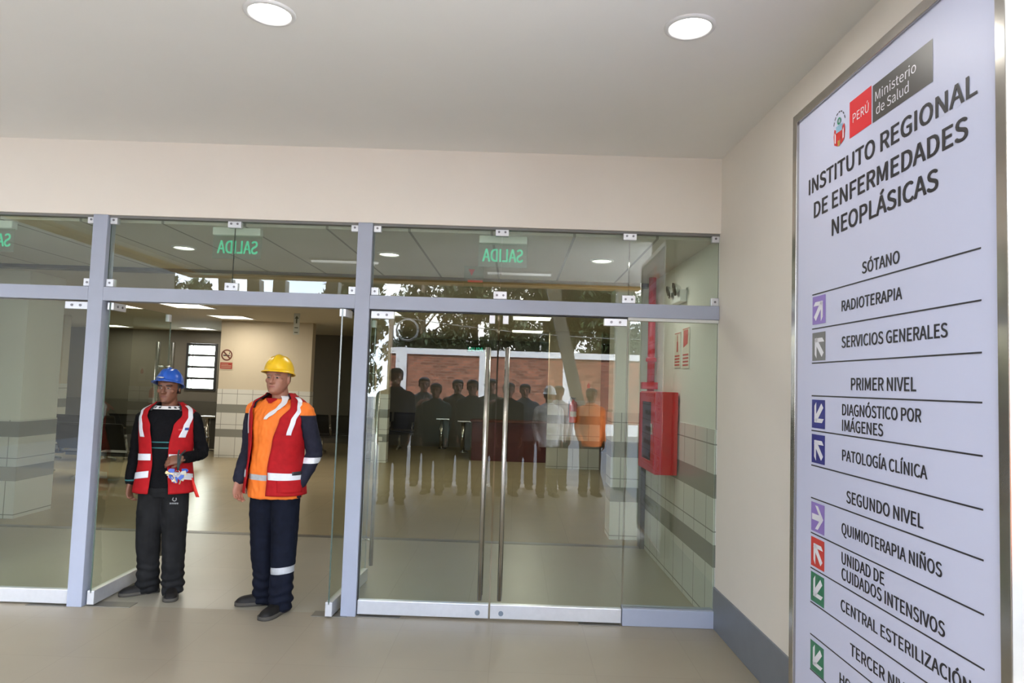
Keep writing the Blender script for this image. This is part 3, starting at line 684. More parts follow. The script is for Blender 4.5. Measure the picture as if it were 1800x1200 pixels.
# stainless turnstile posts
def turnstile(loc, label):
    t_ = thing('turnstile_post', label, 'turnstile', loc, 0, 'stainless turnstile posts')
    bm = nb(); box(bm, (-.16, -.14, .70), (.16, .14, .735)); obj('top_plate', bm, M_STEEL, t_, bevel=.008)
    bm = nb(); tube(bm, [(-.03, -.05, 0), (-.03, -.05, .70)], .045, 20); obj('column', bm, M_STEEL, t_)
    bm = nb(); box(bm, (.02, -.03, .05), (.14, .10, .70)); obj('side_panel', bm, mat('dark_panel', (0.06, 0.058, 0.05), 0.3), t_)
    bm = nb(); lathe(bm, [(.11, 0), (.11, .012), (.05, .03)], n=24); obj('base', bm, M_STEEL, t_)
turnstile((-6.40, 14.6, 0), 'stainless post with a flat top beside the beige back wall')
turnstile((-1.15, 16.1, 0), 'stainless turnstile post left of the reception desk, nearer one')
turnstile((-1.72, 16.8, 0), 'stainless turnstile post left of the reception desk, farther one')
# waiting benches
M_SEAT = mat('black_mesh_steel', (0.022, 0.022, 0.022), 0.42, metal=0.3)
def bench(loc, rotz, label, first=[None], n=3):
    if first[0] is None:
        t_ = thing('waiting_bench', label, 'bench', loc, rotz, 'black waiting benches in the hall')
        for i in range(n):
            x = (i - (n - 1) / 2) * .55
            bm = nb(); prof = [(-.24, .44), (-.20, .425), (-.05, .415), (.12, .405), (.20, .41)]
            rows = []
            for y, z in prof: rows.append((y, z))
            for k in range(len(rows) - 1):
                (y0, z0), (y1, z1) = rows[k], rows[k + 1]
                ring_loft(bm, [[Vector((x - .25, y0, z0)), Vector((x + .25, y0, z0)), Vector((x + .25, y0, z0 - .018)), Vector((x - .25, y0, z0 - .018))], [Vector((x - .25, y1, z1)), Vector((x + .25, y1, z1)), Vector((x + .25, y1, z1 - .018)), Vector((x - .25, y1, z1 - .018))]], True, False)
            obj('seat', bm, M_SEAT, t_)
            bm = nb(); prof = [(.21, .45), (.25, .56), (.29, .70), (.31, .80), (.34, .84)]
            for k in range(len(prof) - 1):
                (y0, z0), (y1, z1) = prof[k], prof[k + 1]
                ring_loft(bm, [[Vector((x - .25, y0, z0)), Vector((x + .25, y0, z0)), Vector((x + .25, y0 + .018, z0)), Vector((x - .25, y0 + .018, z0))], [Vector((x - .25, y1, z1)), Vector((x + .25, y1, z1)), Vector((x + .25, y1 + .018, z1)), Vector((x - .25, y1 + .018, z1))]], True, False)
            obj('backrest', bm, M_SEAT, t_)
            for sx in (-.26, .26):
                bm = nb(); tube(bm, [(x + sx, .18, .40), (x + sx, .24, .62), (x + sx, -.12, .62), (x + sx, -.16, .42)], .014, 8); obj('armrest', bm, M_STEEL, t_)
        bm = nb(); box(bm, (-n * .275, -.03, .33), (n * .275, .03, .39)); obj('beam', bm, mat('grey_beam', (0.10, 0.10, 0.095), 0.4), t_)
        for sx in (-.5, .5):
            bm = nb(); tube(bm, [(sx, 0, .34), (sx, 0, .06)], .030, 12); tube(bm, [(sx, -.30, .02), (sx, -.15, .05), (sx, .0, .07), (sx, .15, .05), (sx, .30, .02)], .022, 10); obj('leg', bm, mat('pale_leg_steel', (0.45, 0.43, 0.36), 0.3, metal=0.6), t_)
        first[0] = t_; return t_
    return copy_tree(first[0], label, 'black waiting benches in the hall', loc, rotz)
bench((-7.75, 10.7, 0), PI, 'black waiting bench nearest the left pier, its back to the doors')
bench((-7.7, 12.3, 0), PI, 'black waiting bench in the second row behind the left pier')
bench((-5.95, 10.5, 0), PI * 0.98, 'black waiting bench seen behind the open left door leaf')
bench((-6.6, 13.0, 0), PI, 'black waiting bench deepest in the hall near the barred window')
bench((-3.6, 14.9, 0), PI, 'black waiting bench behind the man in the yellow helmet')
bench((-3.2, 16.4, 0), 0.0, 'black waiting bench far back left of the reception desk')
# wall outlet
bm = nb(); box(bm, (-.06, -.01, -.04), (.06, 0, .04)); tag(obj('wall_outlet', bm, M_WHITE, loc=(-2.63, 13.593, 0.46), bevel=.003), 'small white wall outlet low on the narrow tiled pillar', 'outlet')

# ================================================================== PEOPLE
M_SKIN1 = mat('brown_skin', (0.20, 0.085, 0.05), 0.5, nscale=40, namt=0.08)
M_SKIN2 = mat('tan_skin', (0.36, 0.165, 0.11), 0.5, nscale=40, namt=0.08)
M_HAIR = mat('black_hair', (0.012, 0.010, 0.009), 0.6, nscale=120, namt=0.3)
M_HAIRG = mat('short_grey_hair', (0.17, 0.12, 0.09), 0.7, nscale=150, namt=0.3)
M_EYE = mat('eye_dark', (0.02, 0.014, 0.012), 0.2)
M_EYEW = mat('eye_white', (0.26, 0.22, 0.19), 0.4)
M_LIP1 = mat('lip_dark', (0.16, 0.05, 0.04), 0.5); M_LIP2 = mat('lip_rose', (0.27, 0.085, 0.07), 0.5)
M_VEST = mat('red_vest_cloth', (0.38, 0.008, 0.012), 0.75, spec=0.2, nscale=25, namt=0.12, bump=0.1)
M_TAPE = mat('reflective_tape', (0.72, 0.74, 0.80), 0.35, nscale=60, namt=0.04)
M_TAPEG = mat('grey_reflective_tape', (0.42, 0.44, 0.47), 0.4, nscale=60, namt=0.08)
M_SWEAT = mat('black_knit', (0.006, 0.006, 0.0075), 0.9, spec=0.12, nscale=90, namt=0.2, bump=0.15)
M_TEAL = mat('teal_stripe', (0.03, 0.15, 0.16), 0.8)
M_ORANGE = mat('orange_cloth', (0.90, 0.20, 0.018), 0.65, nscale=14, namt=0.05)
M_NAVY = mat('navy_cloth', (0.018, 0.019, 0.034), 0.8, spec=0.2, nscale=30, namt=0.15)
M_NAVYT = mat('navy_trouser_cloth', (0.0055, 0.0075, 0.016), 0.85, spec=0.15, nscale=20, namt=0.2)
M_TROU = mat('charcoal_trouser_cloth', (0.013, 0.0135, 0.0145), 0.85, spec=0.15, nscale=9, namt=0.35)
M_SHOE = mat('dusty_black_leather', (0.011, 0.010, 0.0095), 0.6, spec=0.25, nscale=25, namt=0.35)
M_SOLE = mat('worn_rubber_sole', (0.06, 0.055, 0.045), 0.8)
M_HATB = mat('blue_helmet_plastic', (0.02, 0.10, 0.48), 0.3, nscale=20, namt=0.05)
M_HATY = mat('yellow_helmet_plastic', (0.88, 0.55, 0.012), 0.35, nscale=20, namt=0.03)
M_WCOL = mat('white_shirt_cloth', (0.68, 0.67, 0.68), 0.7)
M_DCOL = mat('dark_collar_cloth', (0.03, 0.035, 0.038), 0.8)

TT = [(.74, 0, .190, .125, .130), (.80, 0, .188, .125, .128), (.88, 0, .182, .120, .124), (.96, 0, .174, .118, .116), (1.04, 0, .168, .116, .108), (1.12, 0, .170, .118, .108),
      (1.20, 0, .177, .122, .112), (1.27, 0, .184, .120, .116), (1.33, .003, .188, .110, .114), (1.375, .008, .184, .096, .106), (1.405, .012, .160, .082, .094), (1.43, .014, .118, .070, .082), (1.452, .012, .082, .064, .070), (1.475, .008, .066, .060, .062)]
def sgnpow(v, e): return math.copysign(abs(v) ** e, v)
def trow(z):
    for i in range(len(TT) - 1):
        if TT[i][0] <= z <= TT[i + 1][0]: return i + (z - TT[i][0]) / (TT[i + 1][0] - TT[i][0])
    return 0.0 if z < TT[0][0] else len(TT) - 1.0
def S(phi, r, off=0.0, belly=0.0):
    """point on the torso surface: phi 0 = front, +90 deg = the person's left; r = row in TT"""
    i = min(int(r), len(TT) - 2); f = r - i
    p0, p1, p2, p3 = TT[max(0, i - 1)], TT[i], TT[i + 1], TT[min(len(TT) - 1, i + 2)]
    v = []
    for a, b, c, d in zip(p0, p1, p2, p3):
        v.append(0.5 * ((2 * b) + (-a + c) * f + (2 * a - 5 * b + 4 * c - d) * f * f + (-a + 3 * b - 3 * c + d) * f ** 3))
    z, cy, rx, ryf, ryb = v
    s, c = math.sin(phi), math.cos(phi)
    ry = ryf if c > 0 else ryb
    if c > 0 and belly: ry += belly * math.exp(-((z - 1.0) / .16) ** 2)
    zz = z + off * (0.8 if z > 1.39 else 0.0)
    return Vector(((rx + off) * sgnpow(s, .9), cy - (ry + off) * sgnpow(c, .9), zz))

class Fig:
    """a standing figure; all coordinates are for a 1.70 m person facing -y, scaled by s"""
    def __init__(f, name, label, loc, rotz, s, vox=0.006, group=None, belly=0.0):
        f.root = thing(name, label, 'person', loc, rotz, group); f.s = s; f.vox = vox; f.belly = belly
    def remesh(f, name, bm, mats, parent=None, vox=None, smooth=3, assign=None, wrinkle=None, cuts=()):
        bmesh.ops.recalc_face_normals(bm, faces=bm.faces)
        me = bpy.data.meshes.new('tmp'); bm.to_mesh(me); bm.free()
        o = bpy.data.objects.new('tmp', me); COL.objects.link(o)
        r = o.modifiers.new('r', 'REMESH'); r.mode = 'VOXEL'; r.voxel_size = vox or f.vox
        if smooth:
            sm = o.modifiers.new('s', 'SMOOTH'); sm.factor = .5; sm.iterations = smooth
        dg = bpy.context.evaluated_depsgraph_get(); dg.update()
        m2 = bpy.data.meshes.new_from_object(o.evaluated_get(dg)); bpy.data.objects.remove(o); bpy.data.meshes.remove(me)
        m2.name = name
        if wrinkle:
            ns = [v.normal.copy() for v in m2.vertices]
            for v, n_ in zip(m2.vertices, ns): v.co += n_ * wrinkle(v.co)
        if cuts:
            bc = nb(); bc.from_mesh(m2)
            for co, no in cuts:
                bmesh.ops.bisect_plane(bc, geom=list(bc.verts) + list(bc.edges) + list(bc.faces), plane_co=co, plane_no=no, dist=1e-5)
            bc.to_mesh(m2); bc.free()
        m2.materials.clear()
        for m in mats: m2.materials.append(m)
        for p in m2.polygons:
            p.use_smooth = True
            p.material_index = assign(p.center) if assign else 0
        for v in m2.vertices: v.co *= f.s
        o = bpy.data.objects.new(name, m2); link(o, parent or f.root)
        return o
    def plain(f, name, bm, m, parent=None, solid=0.0, mats=None, sub=0, recalc=True):
        if recalc: bmesh.ops.recalc_face_normals(bm, faces=bm.faces)
        for v in bm.verts: v.co *= f.s
        for fc in bm.faces: fc.smooth = True
        me = bpy.data.meshes.new(name); bm.to_mesh(me); bm.free()
        for x in (mats or [m]): me.materials.append(x)
        o = bpy.data.objects.new(name, me); link(o, parent or f.root)
        if solid:
            q = o.modifiers.new('thick', 'SOLIDIFY'); q.thickness = solid; q.offset = 1
        if sub:
            q = o.modifiers.new('sub', 'SUBSURF'); q.levels = sub; q.render_levels = sub
        return o

def head_geo(bm, Mh, nose=1.0, jaw=1.0, cheek=0.0):
    b2 = nb()
    H = [(-.006, .055, .00, .022), (.0, .080, .012, .032), (.014, .093, .03, .044 * jaw), (.036, .0935, .05, .055 * jaw), (.060, .0915, .072, .061 * jaw + cheek), (.085, .088, .084, .066 + cheek), (.112, .084, .094, .070),
         (.130, .091, .098, .073), (.155, .089, .101, .0755), (.180, .078, .098, .072), (.200, .060, .084, .060), (.214, .040, .060, .042), (.222, .018, .03, .02)]
    rings = []; n = 40
    for z, fr, bk, hw in H:
        rg = []
        for k in range(n):
            a = 2 * PI * k / n; s, c = math.sin(a), math.cos(a)
            y = -(fr) * sgnpow(c, .85) if c > 0 else -bk * sgnpow(c, .95)
            rg.append(Vector((hw * sgnpow(s, .88), y + .0, z)))
        rings.append(rg)
    ring_loft(b2, rings)
    # nose, brow, lips, chin, cheekbones, ears, eyeballs
    tube(b2, [(0, -.080, .128), (0, -.094, .112), (0, -.106 * nose ** .3, .092), (0, -.112 * nose ** .3, .080), (0, -.098, .072)], [.009, .010, .012, .0145, .010], 12)
    for sx in (-1, 1):
        ell(b2, (sx * .0125, -.097, .077), (.0095, .010, .008))
        ell(b2, (sx * .033, -.079, .134), (.024, .016, .007))
        ell(b2, (sx * .044, -.058, .092), (.022, .020, .020))
        ell(b2, (sx * .031, -.0735, .1135), (.0135, .0135, .0095))
        ell(b2, (sx * (.0735), .012, .100), (.010, .020, .033), rot=Matrix.Rotation(sx * .35, 3, 'Z'))
    ell(b2, (0, -.0905, .0535), (.023, .0075, .0055)); ell(b2, (0, -.0895, .0435), (.020, .0080, .006))
    ell(b2, (0, -.090, .014), (.020, .012, .013))
    b2.transform(Mh)
    me = bpy.data.meshes.new('t'); b2.to_mesh(me); b2.free(); bm.from_mesh(me); bpy.data.meshes.remove(me)

def hand_geo(bm, wrist, d, nrm, thumb, curl=0.35, spread=0.0, k=1.0):
    """wrist point, finger direction d, palm normal nrm (the way the palm faces), thumb=+1/-1 side along d x nrm"""
    d = Vector(d).normalized(); nrm = Vector(nrm); nrm = (nrm - d * nrm.dot(d)).normalized(); lat = d.cross(nrm) * thumb
    W = Vector(wrist)
    def P(a, b, c): return W + lat * (a * k) + nrm * (b * k) + d * (c * k)
    rings = []
    for c, hw, th in ((-.02, .026, .020), (0, .027, .019), (.025, .034, .017), (.055, .041, .0155), (.082, .042, .014), (.092, .038, .011)):
        rings.append([P(hw * sgnpow(math.cos(2 * PI * q / 16), .8), th * math.sin(2 * PI * q / 16), c) for q in range(16)])
    ring_loft(bm, rings)
    for i, (a, ln, r) in enumerate(((.031, .066, .0092), (.0105, .076, .0096), (-.0105, .070, .0092), (-.031, .054, .0080))):
        cu = curl * (1 + .18 * i); ang = .15 + cu * .3; q = P(a, 0, .083); pts = [q]
        seg = (.45, .32, .25)
        for sI, fr in enumerate(seg):
            ang2 = ang + cu * sI
            q = q + (d * math.cos(ang2) + nrm * math.sin(ang2) + lat * (spread * (1.5 - i) * .12)).normalized() * ln * fr * k
            pts.append(q)
        tube(bm, pts, [r * k, r * k * .97, r * k * .9, r * k * .8], 10, roundend=True)
    tube(bm, [P(.022, .006, .018), P(.040, .014, .040), P(.047, .022, .064), P(.044, .028, .084)], [.0125 * k, .0115 * k, .0105 * k, .009 * k], 10, roundend=True)

def limb(bm, pts, radii, n=18):
    """resampled tapering limb through joints with softened bends"""
    P = [Vector(p) for p in pts]; out, rr = [], []
    m = 6
    for i in range(len(P) - 1):
        p0, p1, p2, p3 = P[max(0, i - 1)], P[i], P[i + 1], P[min(len(P) - 1, i + 2)]
        for q in range(m):
            f = q / m
            lin = p1.lerp(p2, f)
            cat = 0.5 * ((2 * p1) + (-p0 + p2) * f + (2 * p0 - 5 * p1 + 4 * p2 - p3) * f * f + (-p0 + 3 * p1 - 3 * p2 + p3) * f ** 3)
            out.append(lin * .6 + cat * .4); rr.append(radii[i] * (1 - f) + radii[i + 1] * f)
    out.append(P[-1]); rr.append(radii[-1])
    tube(bm, out, rr, n, roundend=True)

def make_figure(f, pose, look):
    head_yaw, head_pitch = pose.get('head', (0, 0))
    Mh = Matrix.Translation((pose.get('hx', 0), -.006 + pose.get('hy', 0), 1.478)) @ Matrix.Rotation(head_yaw, 4, 'Z') @ Matrix.Rotation(head_pitch, 4, 'X')
    Mi = Mh.inverted()
    # ---- body, one continuous surface
    bm = nb()
    rows = [i * .5 for i in range(2, 2 * (len(TT) - 1) + 1)]
    ring_loft(bm, [[S(2 * PI * k / 28, r, -.018) for k in range(28)] for r in rows])
    tube(bm, [(0, .02, 1.40), (0, .012, 1.45), Vector((0, .006, 1.50)).lerp(Mh @ Vector((0, .02, .03)), .5), Mh @ Vector((0, .015, .06))], [.066, .058, .055, .054], 20)
    head_geo(bm, Mh, look.get('nose', 1), look.get('jaw', 1), look.get('cheek', 0))
    for sd, sx in (('L', 1), ('R', -1)):
        sh, el, wr = pose['arm' + sd]
        limb(bm, [(sx * .15, .01, 1.37), sh, el, wr], [.05, .048, .039, .026])
        hd = pose['hand' + sd]
        hand_geo(bm, wr, hd[0], hd[1], hd[2], hd[3], k=1.0)
        hip, kn, an = pose['leg' + sd]
        limb(bm, [hip, kn, an], [.075, .05, .036])
    skin = look['skin']
    def asg(c):
        q = Mi @ c
        if -.03 < q.z < .24 and abs(q.x) < .1 and q.y < -.02:
            ax = abs(q.x)
            ex, ez = (ax - .031) / .0150, (q.z - .1125) / .0048
            if ex * ex + ez * ez < 1 and q.y < -.07:
                return 3 if abs(ax - .0305) < .0062 else 4
            if .014 < ax < .052 and abs(q.z - (.1315 - (ax - .03) ** 2 * 4.0)) < .0042 and q.y < -.055: return 2
            if ax < .021 and .0425 < q.z < .0555 - ax * .10 and q.y < -.082: return 1
        return 0
    f.remesh('body', bm, [skin, look['lip'], look['hairm'], M_EYE, M_EYEW], smooth=2, assign=asg, vox=look.get('bvox'))
    # ---- hair
    if look.get('hair'):
        bm = nb(); h0, hz = look['hair']
        rings = []
        for z, fr, bk, hw in ((hz, .01, .103, .0775), (.12, .02, .108, .0785), (.150, .045, .110, .081), (.175, .088, .106, .080), (.198, .072, .092, .067), (.216, .048, .066, .047), (.227, .018, .026, .02)):
            rings.append([Mh @ Vector(((hw + h0) * math.sin(a), (-(fr + h0) if math.cos(a) > 0 else (bk + h0)) * abs(math.cos(a)) ** .95, z + h0 * .5)) for a in [2 * PI * k / 32 for k in range(32)]])
        ring_loft(bm, rings); f.plain('hair', bm, look['hairm'])
    # ---- shirt with sleeves
    bm = nb()
    rows = [trow(look['shirt_hem']) + (trow(look.get('shirt_top', 1.468)) - trow(look['shirt_hem'])) * i / 26 for i in range(27)]
    ring_loft(bm, [[S(2 * PI * k / 36, r, .004, f.belly) for k in range(36)] for r in rows])
    for sd, sx in (('L', 1), ('R', -1)):
        sh, el, wr = [Vector(p) for p in pose['arm' + sd]]
        cuff = el.lerp(wr, look.get('sleeve', .92))
        a = look.get('arm_r', 1.0)
        limb(bm, [(sx * .13, .012, 1.372), sh, sh.lerp(el, .5), el, cuff], [.058 * a, .060 * a, .056 * a, .050 * a, .040 * a])
    wk = lambda c: .006 * noise.noise(Vector((c.x * 16, c.y * 16, c.z * 11))) + .004 * noise.noise(Vector((c.x * 40, c.y * 40, c.z * 26)))
    f.remesh('shirt' if not look.get('shirt_name') else look['shirt_name'], bm, look['shirt'], vox=look.get('cvox', .008), smooth=3, assign=look.get('shirt_assign'), wrinkle=wk, cuts=look.get('shirt_cuts', ()))
    # ---- trousers
    bm = nb()
    ring_loft(bm, [[Vector((rx * sgnpow(math.sin(a), .9), cy - ry * sgnpow(math.cos(a), .9), z)) for a in [2 * PI * k / 30 for k in range(30)]] for z, cy, rx, ry in ((.755, .0, .135, .095), (.80, .0, .168, .112), (.88, .0, .172, .114), (.96, .0, .162, .108), (1.0, 0, .155, .104))])
    tr = look.get('trouser_r', 1.0)
    for sd in 'LR':
        hip, kn, an = [Vector(p) for p in pose['leg' + sd]]
        limb(bm, [hip + Vector((0, 0, .02)), hip.lerp(kn, .5), kn, kn.lerp(an, .5), an - Vector((0, 0, .035))], [.094, .088 * tr, .078 * tr, .073 * tr, .072 * tr], 20)
    def wk(c):
        low = max(0, 1 - c.z / .32)
        return .006 * noise.noise(Vector((c.x * 12, c.y * 12, c.z * 7))) + .009 * low * math.sin(c.z * 95 + 3 * noise.noise(c * 9)) + .004 * noise.noise(c * 26)
    f.remesh('trousers', bm, look['trousers'], vox=look.get('cvox', .008), smooth=3, assign=look.get('trouser_assign'), wrinkle=wk, cuts=look.get('trouser_cuts', ()))
    # ---- shoes
    for sd in 'LR':
        hip, kn, an = pose['leg' + sd]; fa = pose['foot' + sd]
        Ms = Matrix.Translation((an[0], an[1], 0)) @ Matrix.Rotation(fa, 4, 'Z') @ Matrix.Translation((0, .0, 0))
        prof = [(.082, .020, .055), (.070, .034, .085), (.045, .039, .115), (.010, .040, .118), (-.025, .041, .098), (-.065, .044, .075), (-.110, .049, .066), (-.145, .048, .062), (-.172, .041, .052), (-.190, .027, .038), (-.197, .010, .026)]
        bm = nb()
        ring_loft(bm, [[Vector((hw * sgnpow(math.cos(a), .75), y, .016 + max(0, math.sin(a)) * (h - .016))) for a in [2 * PI * q / 24 for q in range(24)]] for y, hw, h in prof])
        bm.transform(Ms); so = f.plain('shoe', bm, M_SHOE, sub=1)
        bm = nb()
        ol = [(y, hw * 1.08 + .002) for y, hw, h in prof]
        pts = [(x, y) for y, x in ol] + [(-x, y) for y, x in reversed(ol)]
        ring_loft(bm, [[Vector((x, y * 1.02, z)) for x, y in pts] for z in (0.0005, .024)], True, False)
        bm.transform(Ms); f.plain('sole', bm, M_SOLE, so)
    return Mh

def patch(f, name, z0, z1, p0, p1, off, m, parent, nz=10, nphi=14, thick=.0015, skew=0.0):
    """strip lying on the torso between heights z0..z1 and angles p0(z)..p1(z) (degrees)"""
    bm = nb(); g = []
    for i in range(nz + 1):
        z = z0 + (z1 - z0) * i / nz; a, b = (p0(z) if callable(p0) else p0), (p1(z) if callable(p1) else p1)
        g.append([bm.verts.new(S(math.radians(a + (b - a) * j / nphi), trow(z + skew * (j / nphi - .5)), off, f.belly)) for j in range(nphi + 1)])
    for i in range(nz):
        for j in range(nphi): bm.faces.new((g[i][j], g[i][j + 1], g[i + 1][j + 1], g[i + 1][j]))
    return f.plain(name, bm, m, parent, solid=thick)

def interp(tab):
    def g(z):
        if z <= tab[0][0]: return tab[0][1]
        for (a, u), (b, v) in zip(tab, tab[1:]):
            if z <= b:
                q = (z - a) / (b - a); q = q * q * (3 - 2 * q); return u + (v - u) * q
        return tab[-1][1]
    return g

def vest(f, hem, openL, openR, m, off=.020, top=1.462):
    hole = interp([(1.16, 90), (1.20, 84), (1.27, 74), (1.33, 71), (1.375, 74), (1.398, 83), (1.408, 90)])
    holeb = interp([(1.16, 90), (1.20, 96), (1.27, 108), (1.33, 112), (1.375, 107), (1.398, 98), (1.408, 90)])
    bm = nb(); nr = 70; nc = 16
    r0, r1 = trow(hem), trow(top)
    zs = []
    for i in range(nr + 1):
        r = r0 + (r1 - r0) * i / nr; k = min(int(r), len(TT) - 2); zs.append(TT[k][0] + (TT[k + 1][0] - TT[k][0]) * (r - k))
    def sheet(fa, fb):
        g = []
        for i in range(nr + 1):
            r = r0 + (r1 - r0) * i / nr; a, b = fa(zs[i]), fb(zs[i]); row = []
            for j in range(nc + 1):
                ph = math.radians(a + (b - a) * j / nc)
                fl = .012 * max(0, (1.0 - zs[i])) / .25            # hem flares a little
                wv = .004 * noise.noise(Vector((math.sin(ph) * 3, math.cos(ph) * 3, zs[i] * 9)))
                row.append(bm.verts.new(S(ph, r, off + fl + wv, f.belly)))
            g.append(row)
        for i in range(nr):
            for j in range(nc): bm.faces.new((g[i][j], g[i][j + 1], g[i + 1][j + 1], g[i + 1][j]))
    sheet(openL, hole); sheet(lambda z: -hole(z), lambda z: -openR(z))
    sheet(holeb, lambda z: 180.0); sheet(lambda z: 180.0, lambda z: 360.0 - holeb(z))
    bmesh.ops.remove_doubles(bm, verts=bm.verts, dist=.0008)
    return f.plain('vest', bm, m, solid=.005)

def hard_hat(f, Mh, m, tilt=0.0, zoff=0.0, peak=.055, ridge=True, name='hard_hat', back=0.0):
    Mt = Mh @ Matrix.Translation((0, .004, .138 + zoff)) @ Matrix.Rotation(tilt, 4, 'X')
    n = 64; rings = []
    for i in range(13):
        t = i / 12; e = PI / 2 * t
        rg = []
        for k in range(n):
            a = 2 * PI * k / n; s, c = math.sin(a), math.cos(a)
            r = math.cos(e) ** .8 if t < 1 else 0.02
            x = .098 * r * s; y = -.116 * r * c if c > 0 else -.122 * r * c
            z = .110 * math.sin(e)
            if ridge:
                for wdt, cx_, h in ((.017, 0, .013), (.010, .042, .008), (.010, -.042, .008)):
                    z += h * math.exp(-((x - cx_) / wdt) ** 2) * min(1, math.sin(e) * 1.3)
            rg.append(Mt @ Vector((x, y, z)))
        rings.append(rg)
    # brim: flares out all round, with a peak at the front
    brim = []
    for q, dz in ((.5, -.004), (1.0, -.012)):
        rg = []
        for k in range(n):
            a = 2 * PI * k / n; s, c = math.sin(a), math.cos(a)
            w_ = (.008 + back * max(0, -c) + peak * max(0, c) ** 1.6) * q
            rr = Vector((.098 * s, -(.116 if c > 0 else .122) * c, 0)); d = rr.normalized()
            p = rr + d * w_; p.z = dz - .10 * w_ * (max(0, c)) - .25 * back * max(0, -c) * q
            rg.append(Mt @ p)
        brim.append(rg)
    bm = nb(); ring_loft(bm, [brim[1], brim[0]] + rings, cap=False)
    o = f.plain(name, bm, m, solid=-.004)
    return o, Mt

# ---------- the man in the blue helmet
F1 = Fig('person', 'man in a blue hard hat and black sweater standing in the doorway, one arm bent', (-2.567, 5.15, 0), math.radians(8), .945, vox=.0048)
pose1 = dict(head=(math.radians(-4), math.radians(0)), hx=-.004, hy=-.012,
             armL=((.190, .012, 1.345), (.246, .062, 1.078), (.182, -.175, 1.065)), handL=((-1, -.10, -.20), (-.12, .8, -.55), 1, .42),
             armR=((-.190, .012, 1.345), (-.245, .062, 1.085), (-.256, .005, .845)), handR=((.06, -.10, -1), (.9, -.2, 0), -1, .55),
             legL=((.085, 0, .84), (.098, -.012, .45), (.110, -.015, .085)), legR=((-.085, 0, .84), (-.092, -.01, .45), (-.088, .043, .085)), footL=math.radians(14), footR=math.radians(-64))
def sh1(c):
    if abs(c.x) < .17 and c.y < -.05:
        for z in (1.178, 1.134):
            if abs(c.z - z) < .0042: return 1
    if c.z < .875 and c.x < -.2 and abs(c.z - .872) < .006: return 1
    return 0
def tr1(c): return 0
Mh1 = make_figure(F1, pose1, dict(skin=M_SKIN1, lip=M_LIP1, hairm=M_HAIR, hair=(.004, .070), shirt=[M_SWEAT, M_TEAL], shirt_assign=sh1, shirt_cuts=[((0, 0, z), (0, 0, 1)) for z in (1.1822, 1.1738, 1.1382, 1.1298, .878, .866)], shirt_name='sweater', shirt_top=1.440, shirt_hem=.83, trousers=[M_TROU], trouser_r=1.12, jaw=.98, nose=1.0, cvox=.0055))
v1 = vest(F1, .79, interp([(.80, 19), (1.0, 15), (1.15, 16), (1.30, 21), (1.40, 38), (1.46, 62)]), interp([(.80, 15), (1.0, 14), (1.15, 17), (1.30, 22), (1.40, 38), (1.46, 62)]), M_VEST)
oL = interp([(.80, 19), (1.0, 15), (1.15, 16), (1.30, 21), (1.40, 38), (1.46, 62)])
for sg in (1, -1):
    patch(F1, 'shoulder_tape', 1.215, 1.435, lambda z, s_=sg: s_ * interp([(1.2, 34), (1.30, 42), (1.38, 52), (1.44, 66)])(z), lambda z, s_=sg: s_ * interp([(1.2, 51), (1.30, 58), (1.38, 67), (1.44, 90)])(z), .0275, M_TAPE, v1, nz=24)
    patch(F1, 'waist_tape', 1.035, 1.085, sg * 17, sg * 88, .028, M_TAPE, v1, skew=-.012)
    patch(F1, 'hem_tape', .895, .945, sg * 18, sg * 88, .032, M_TAPE, v1, skew=-.035)
o = patch(F1, 'chest_emblem', 1.272, 1.290, 46, 56, .0305, mat('emblem_blue', (0.04, 0.08, 0.30), 0.5), v1, nz=2, nphi=6)
patch(F1, 'chest_emblem', 1.270, 1.282, 32, 41, .0265, M_RDV, v1, nz=2, nphi=6)
for sg in (1, -1):
    patch(F1, 'collar', 1.405, 1.466, lambda z, s_=sg: s_ * interp([(1.405, 34), (1.466, 62)])(z), sg * 150, .013, M_DCOL, F1.root, nz=6, nphi=20, thick=.004)
patch(F1, 'shirt_collar', 1.418, 1.444, -54, 54, .0095, M_WCOL, F1.root, nz=4, nphi=24, thick=.003)
for a in (-40, -22, 6, 24, 40): patch(F1, 'collar_check', 1.424, 1.437, a, a + 8, .0130, M_DCOL, F1.root, nz=2, nphi=3, thick=.001)
hh, Mt1 = hard_hat(F1, Mh1, M_HATB, tilt=math.radians(-13), zoff=.014, peak=.052, back=.014)
bm = nb()
vs = [bm.verts.new(Mt1 @ Vector((x, y, .004 + .55 * (y + .150)))) for x, y in ((-.050, -.128), (-.015, -.146), (.012, -.146), (.006, -.126), (-.030, -.116))]; bm.faces.new(vs)
F1.plain('hat_scuff', bm, mat('worn_white_scuff', (0.55, 0.55, 0.58), 0.6), hh, solid=.002)
# trouser logo and hanging red strap
bm = nb()
for i in range(14):
    a, b = 2 * PI * i / 18 + 2.2, 2 * PI * (i + 1) / 18 + 2.2
    vs = [Vector((.115 + math.cos(q) * r, -.108 + abs(math.cos(q) * r) * .2, .745 + math.sin(q) * r)) for q, r in ((a, .010), (a, .017), (b, .017), (b, .010))]
    bm.faces.new([bm.verts.new(v) for v in vs])
for x in (.085, .098, .111, .124, .137): bm.faces.new([bm.verts.new(v) for v in ((x, -.110, .708), (x + .009, -.110, .708), (x + .009, -.110, .720), (x, -.110, .720))])
F1.plain('trouser_logo', bm, mat('pale_print_grey', (0.35, 0.36, 0.37), 0.6), solid=.003)
bm = nb(); ring_loft(bm, [[Vector((.205 + dx, -.03 + dy, .90 - q * .12)) + Vector((q * .045, 0, 0)) for dx, dy in ((-.014, 0), (.014, -.006), (.014, -.002), (-.014, .004))] for q in (0, .5, 1.0, 1.25)], True, False); F1.plain('hanging_strap', bm, mat('bright_red_webbing', (0.72, 0.03, 0.02), 0.6), v1)

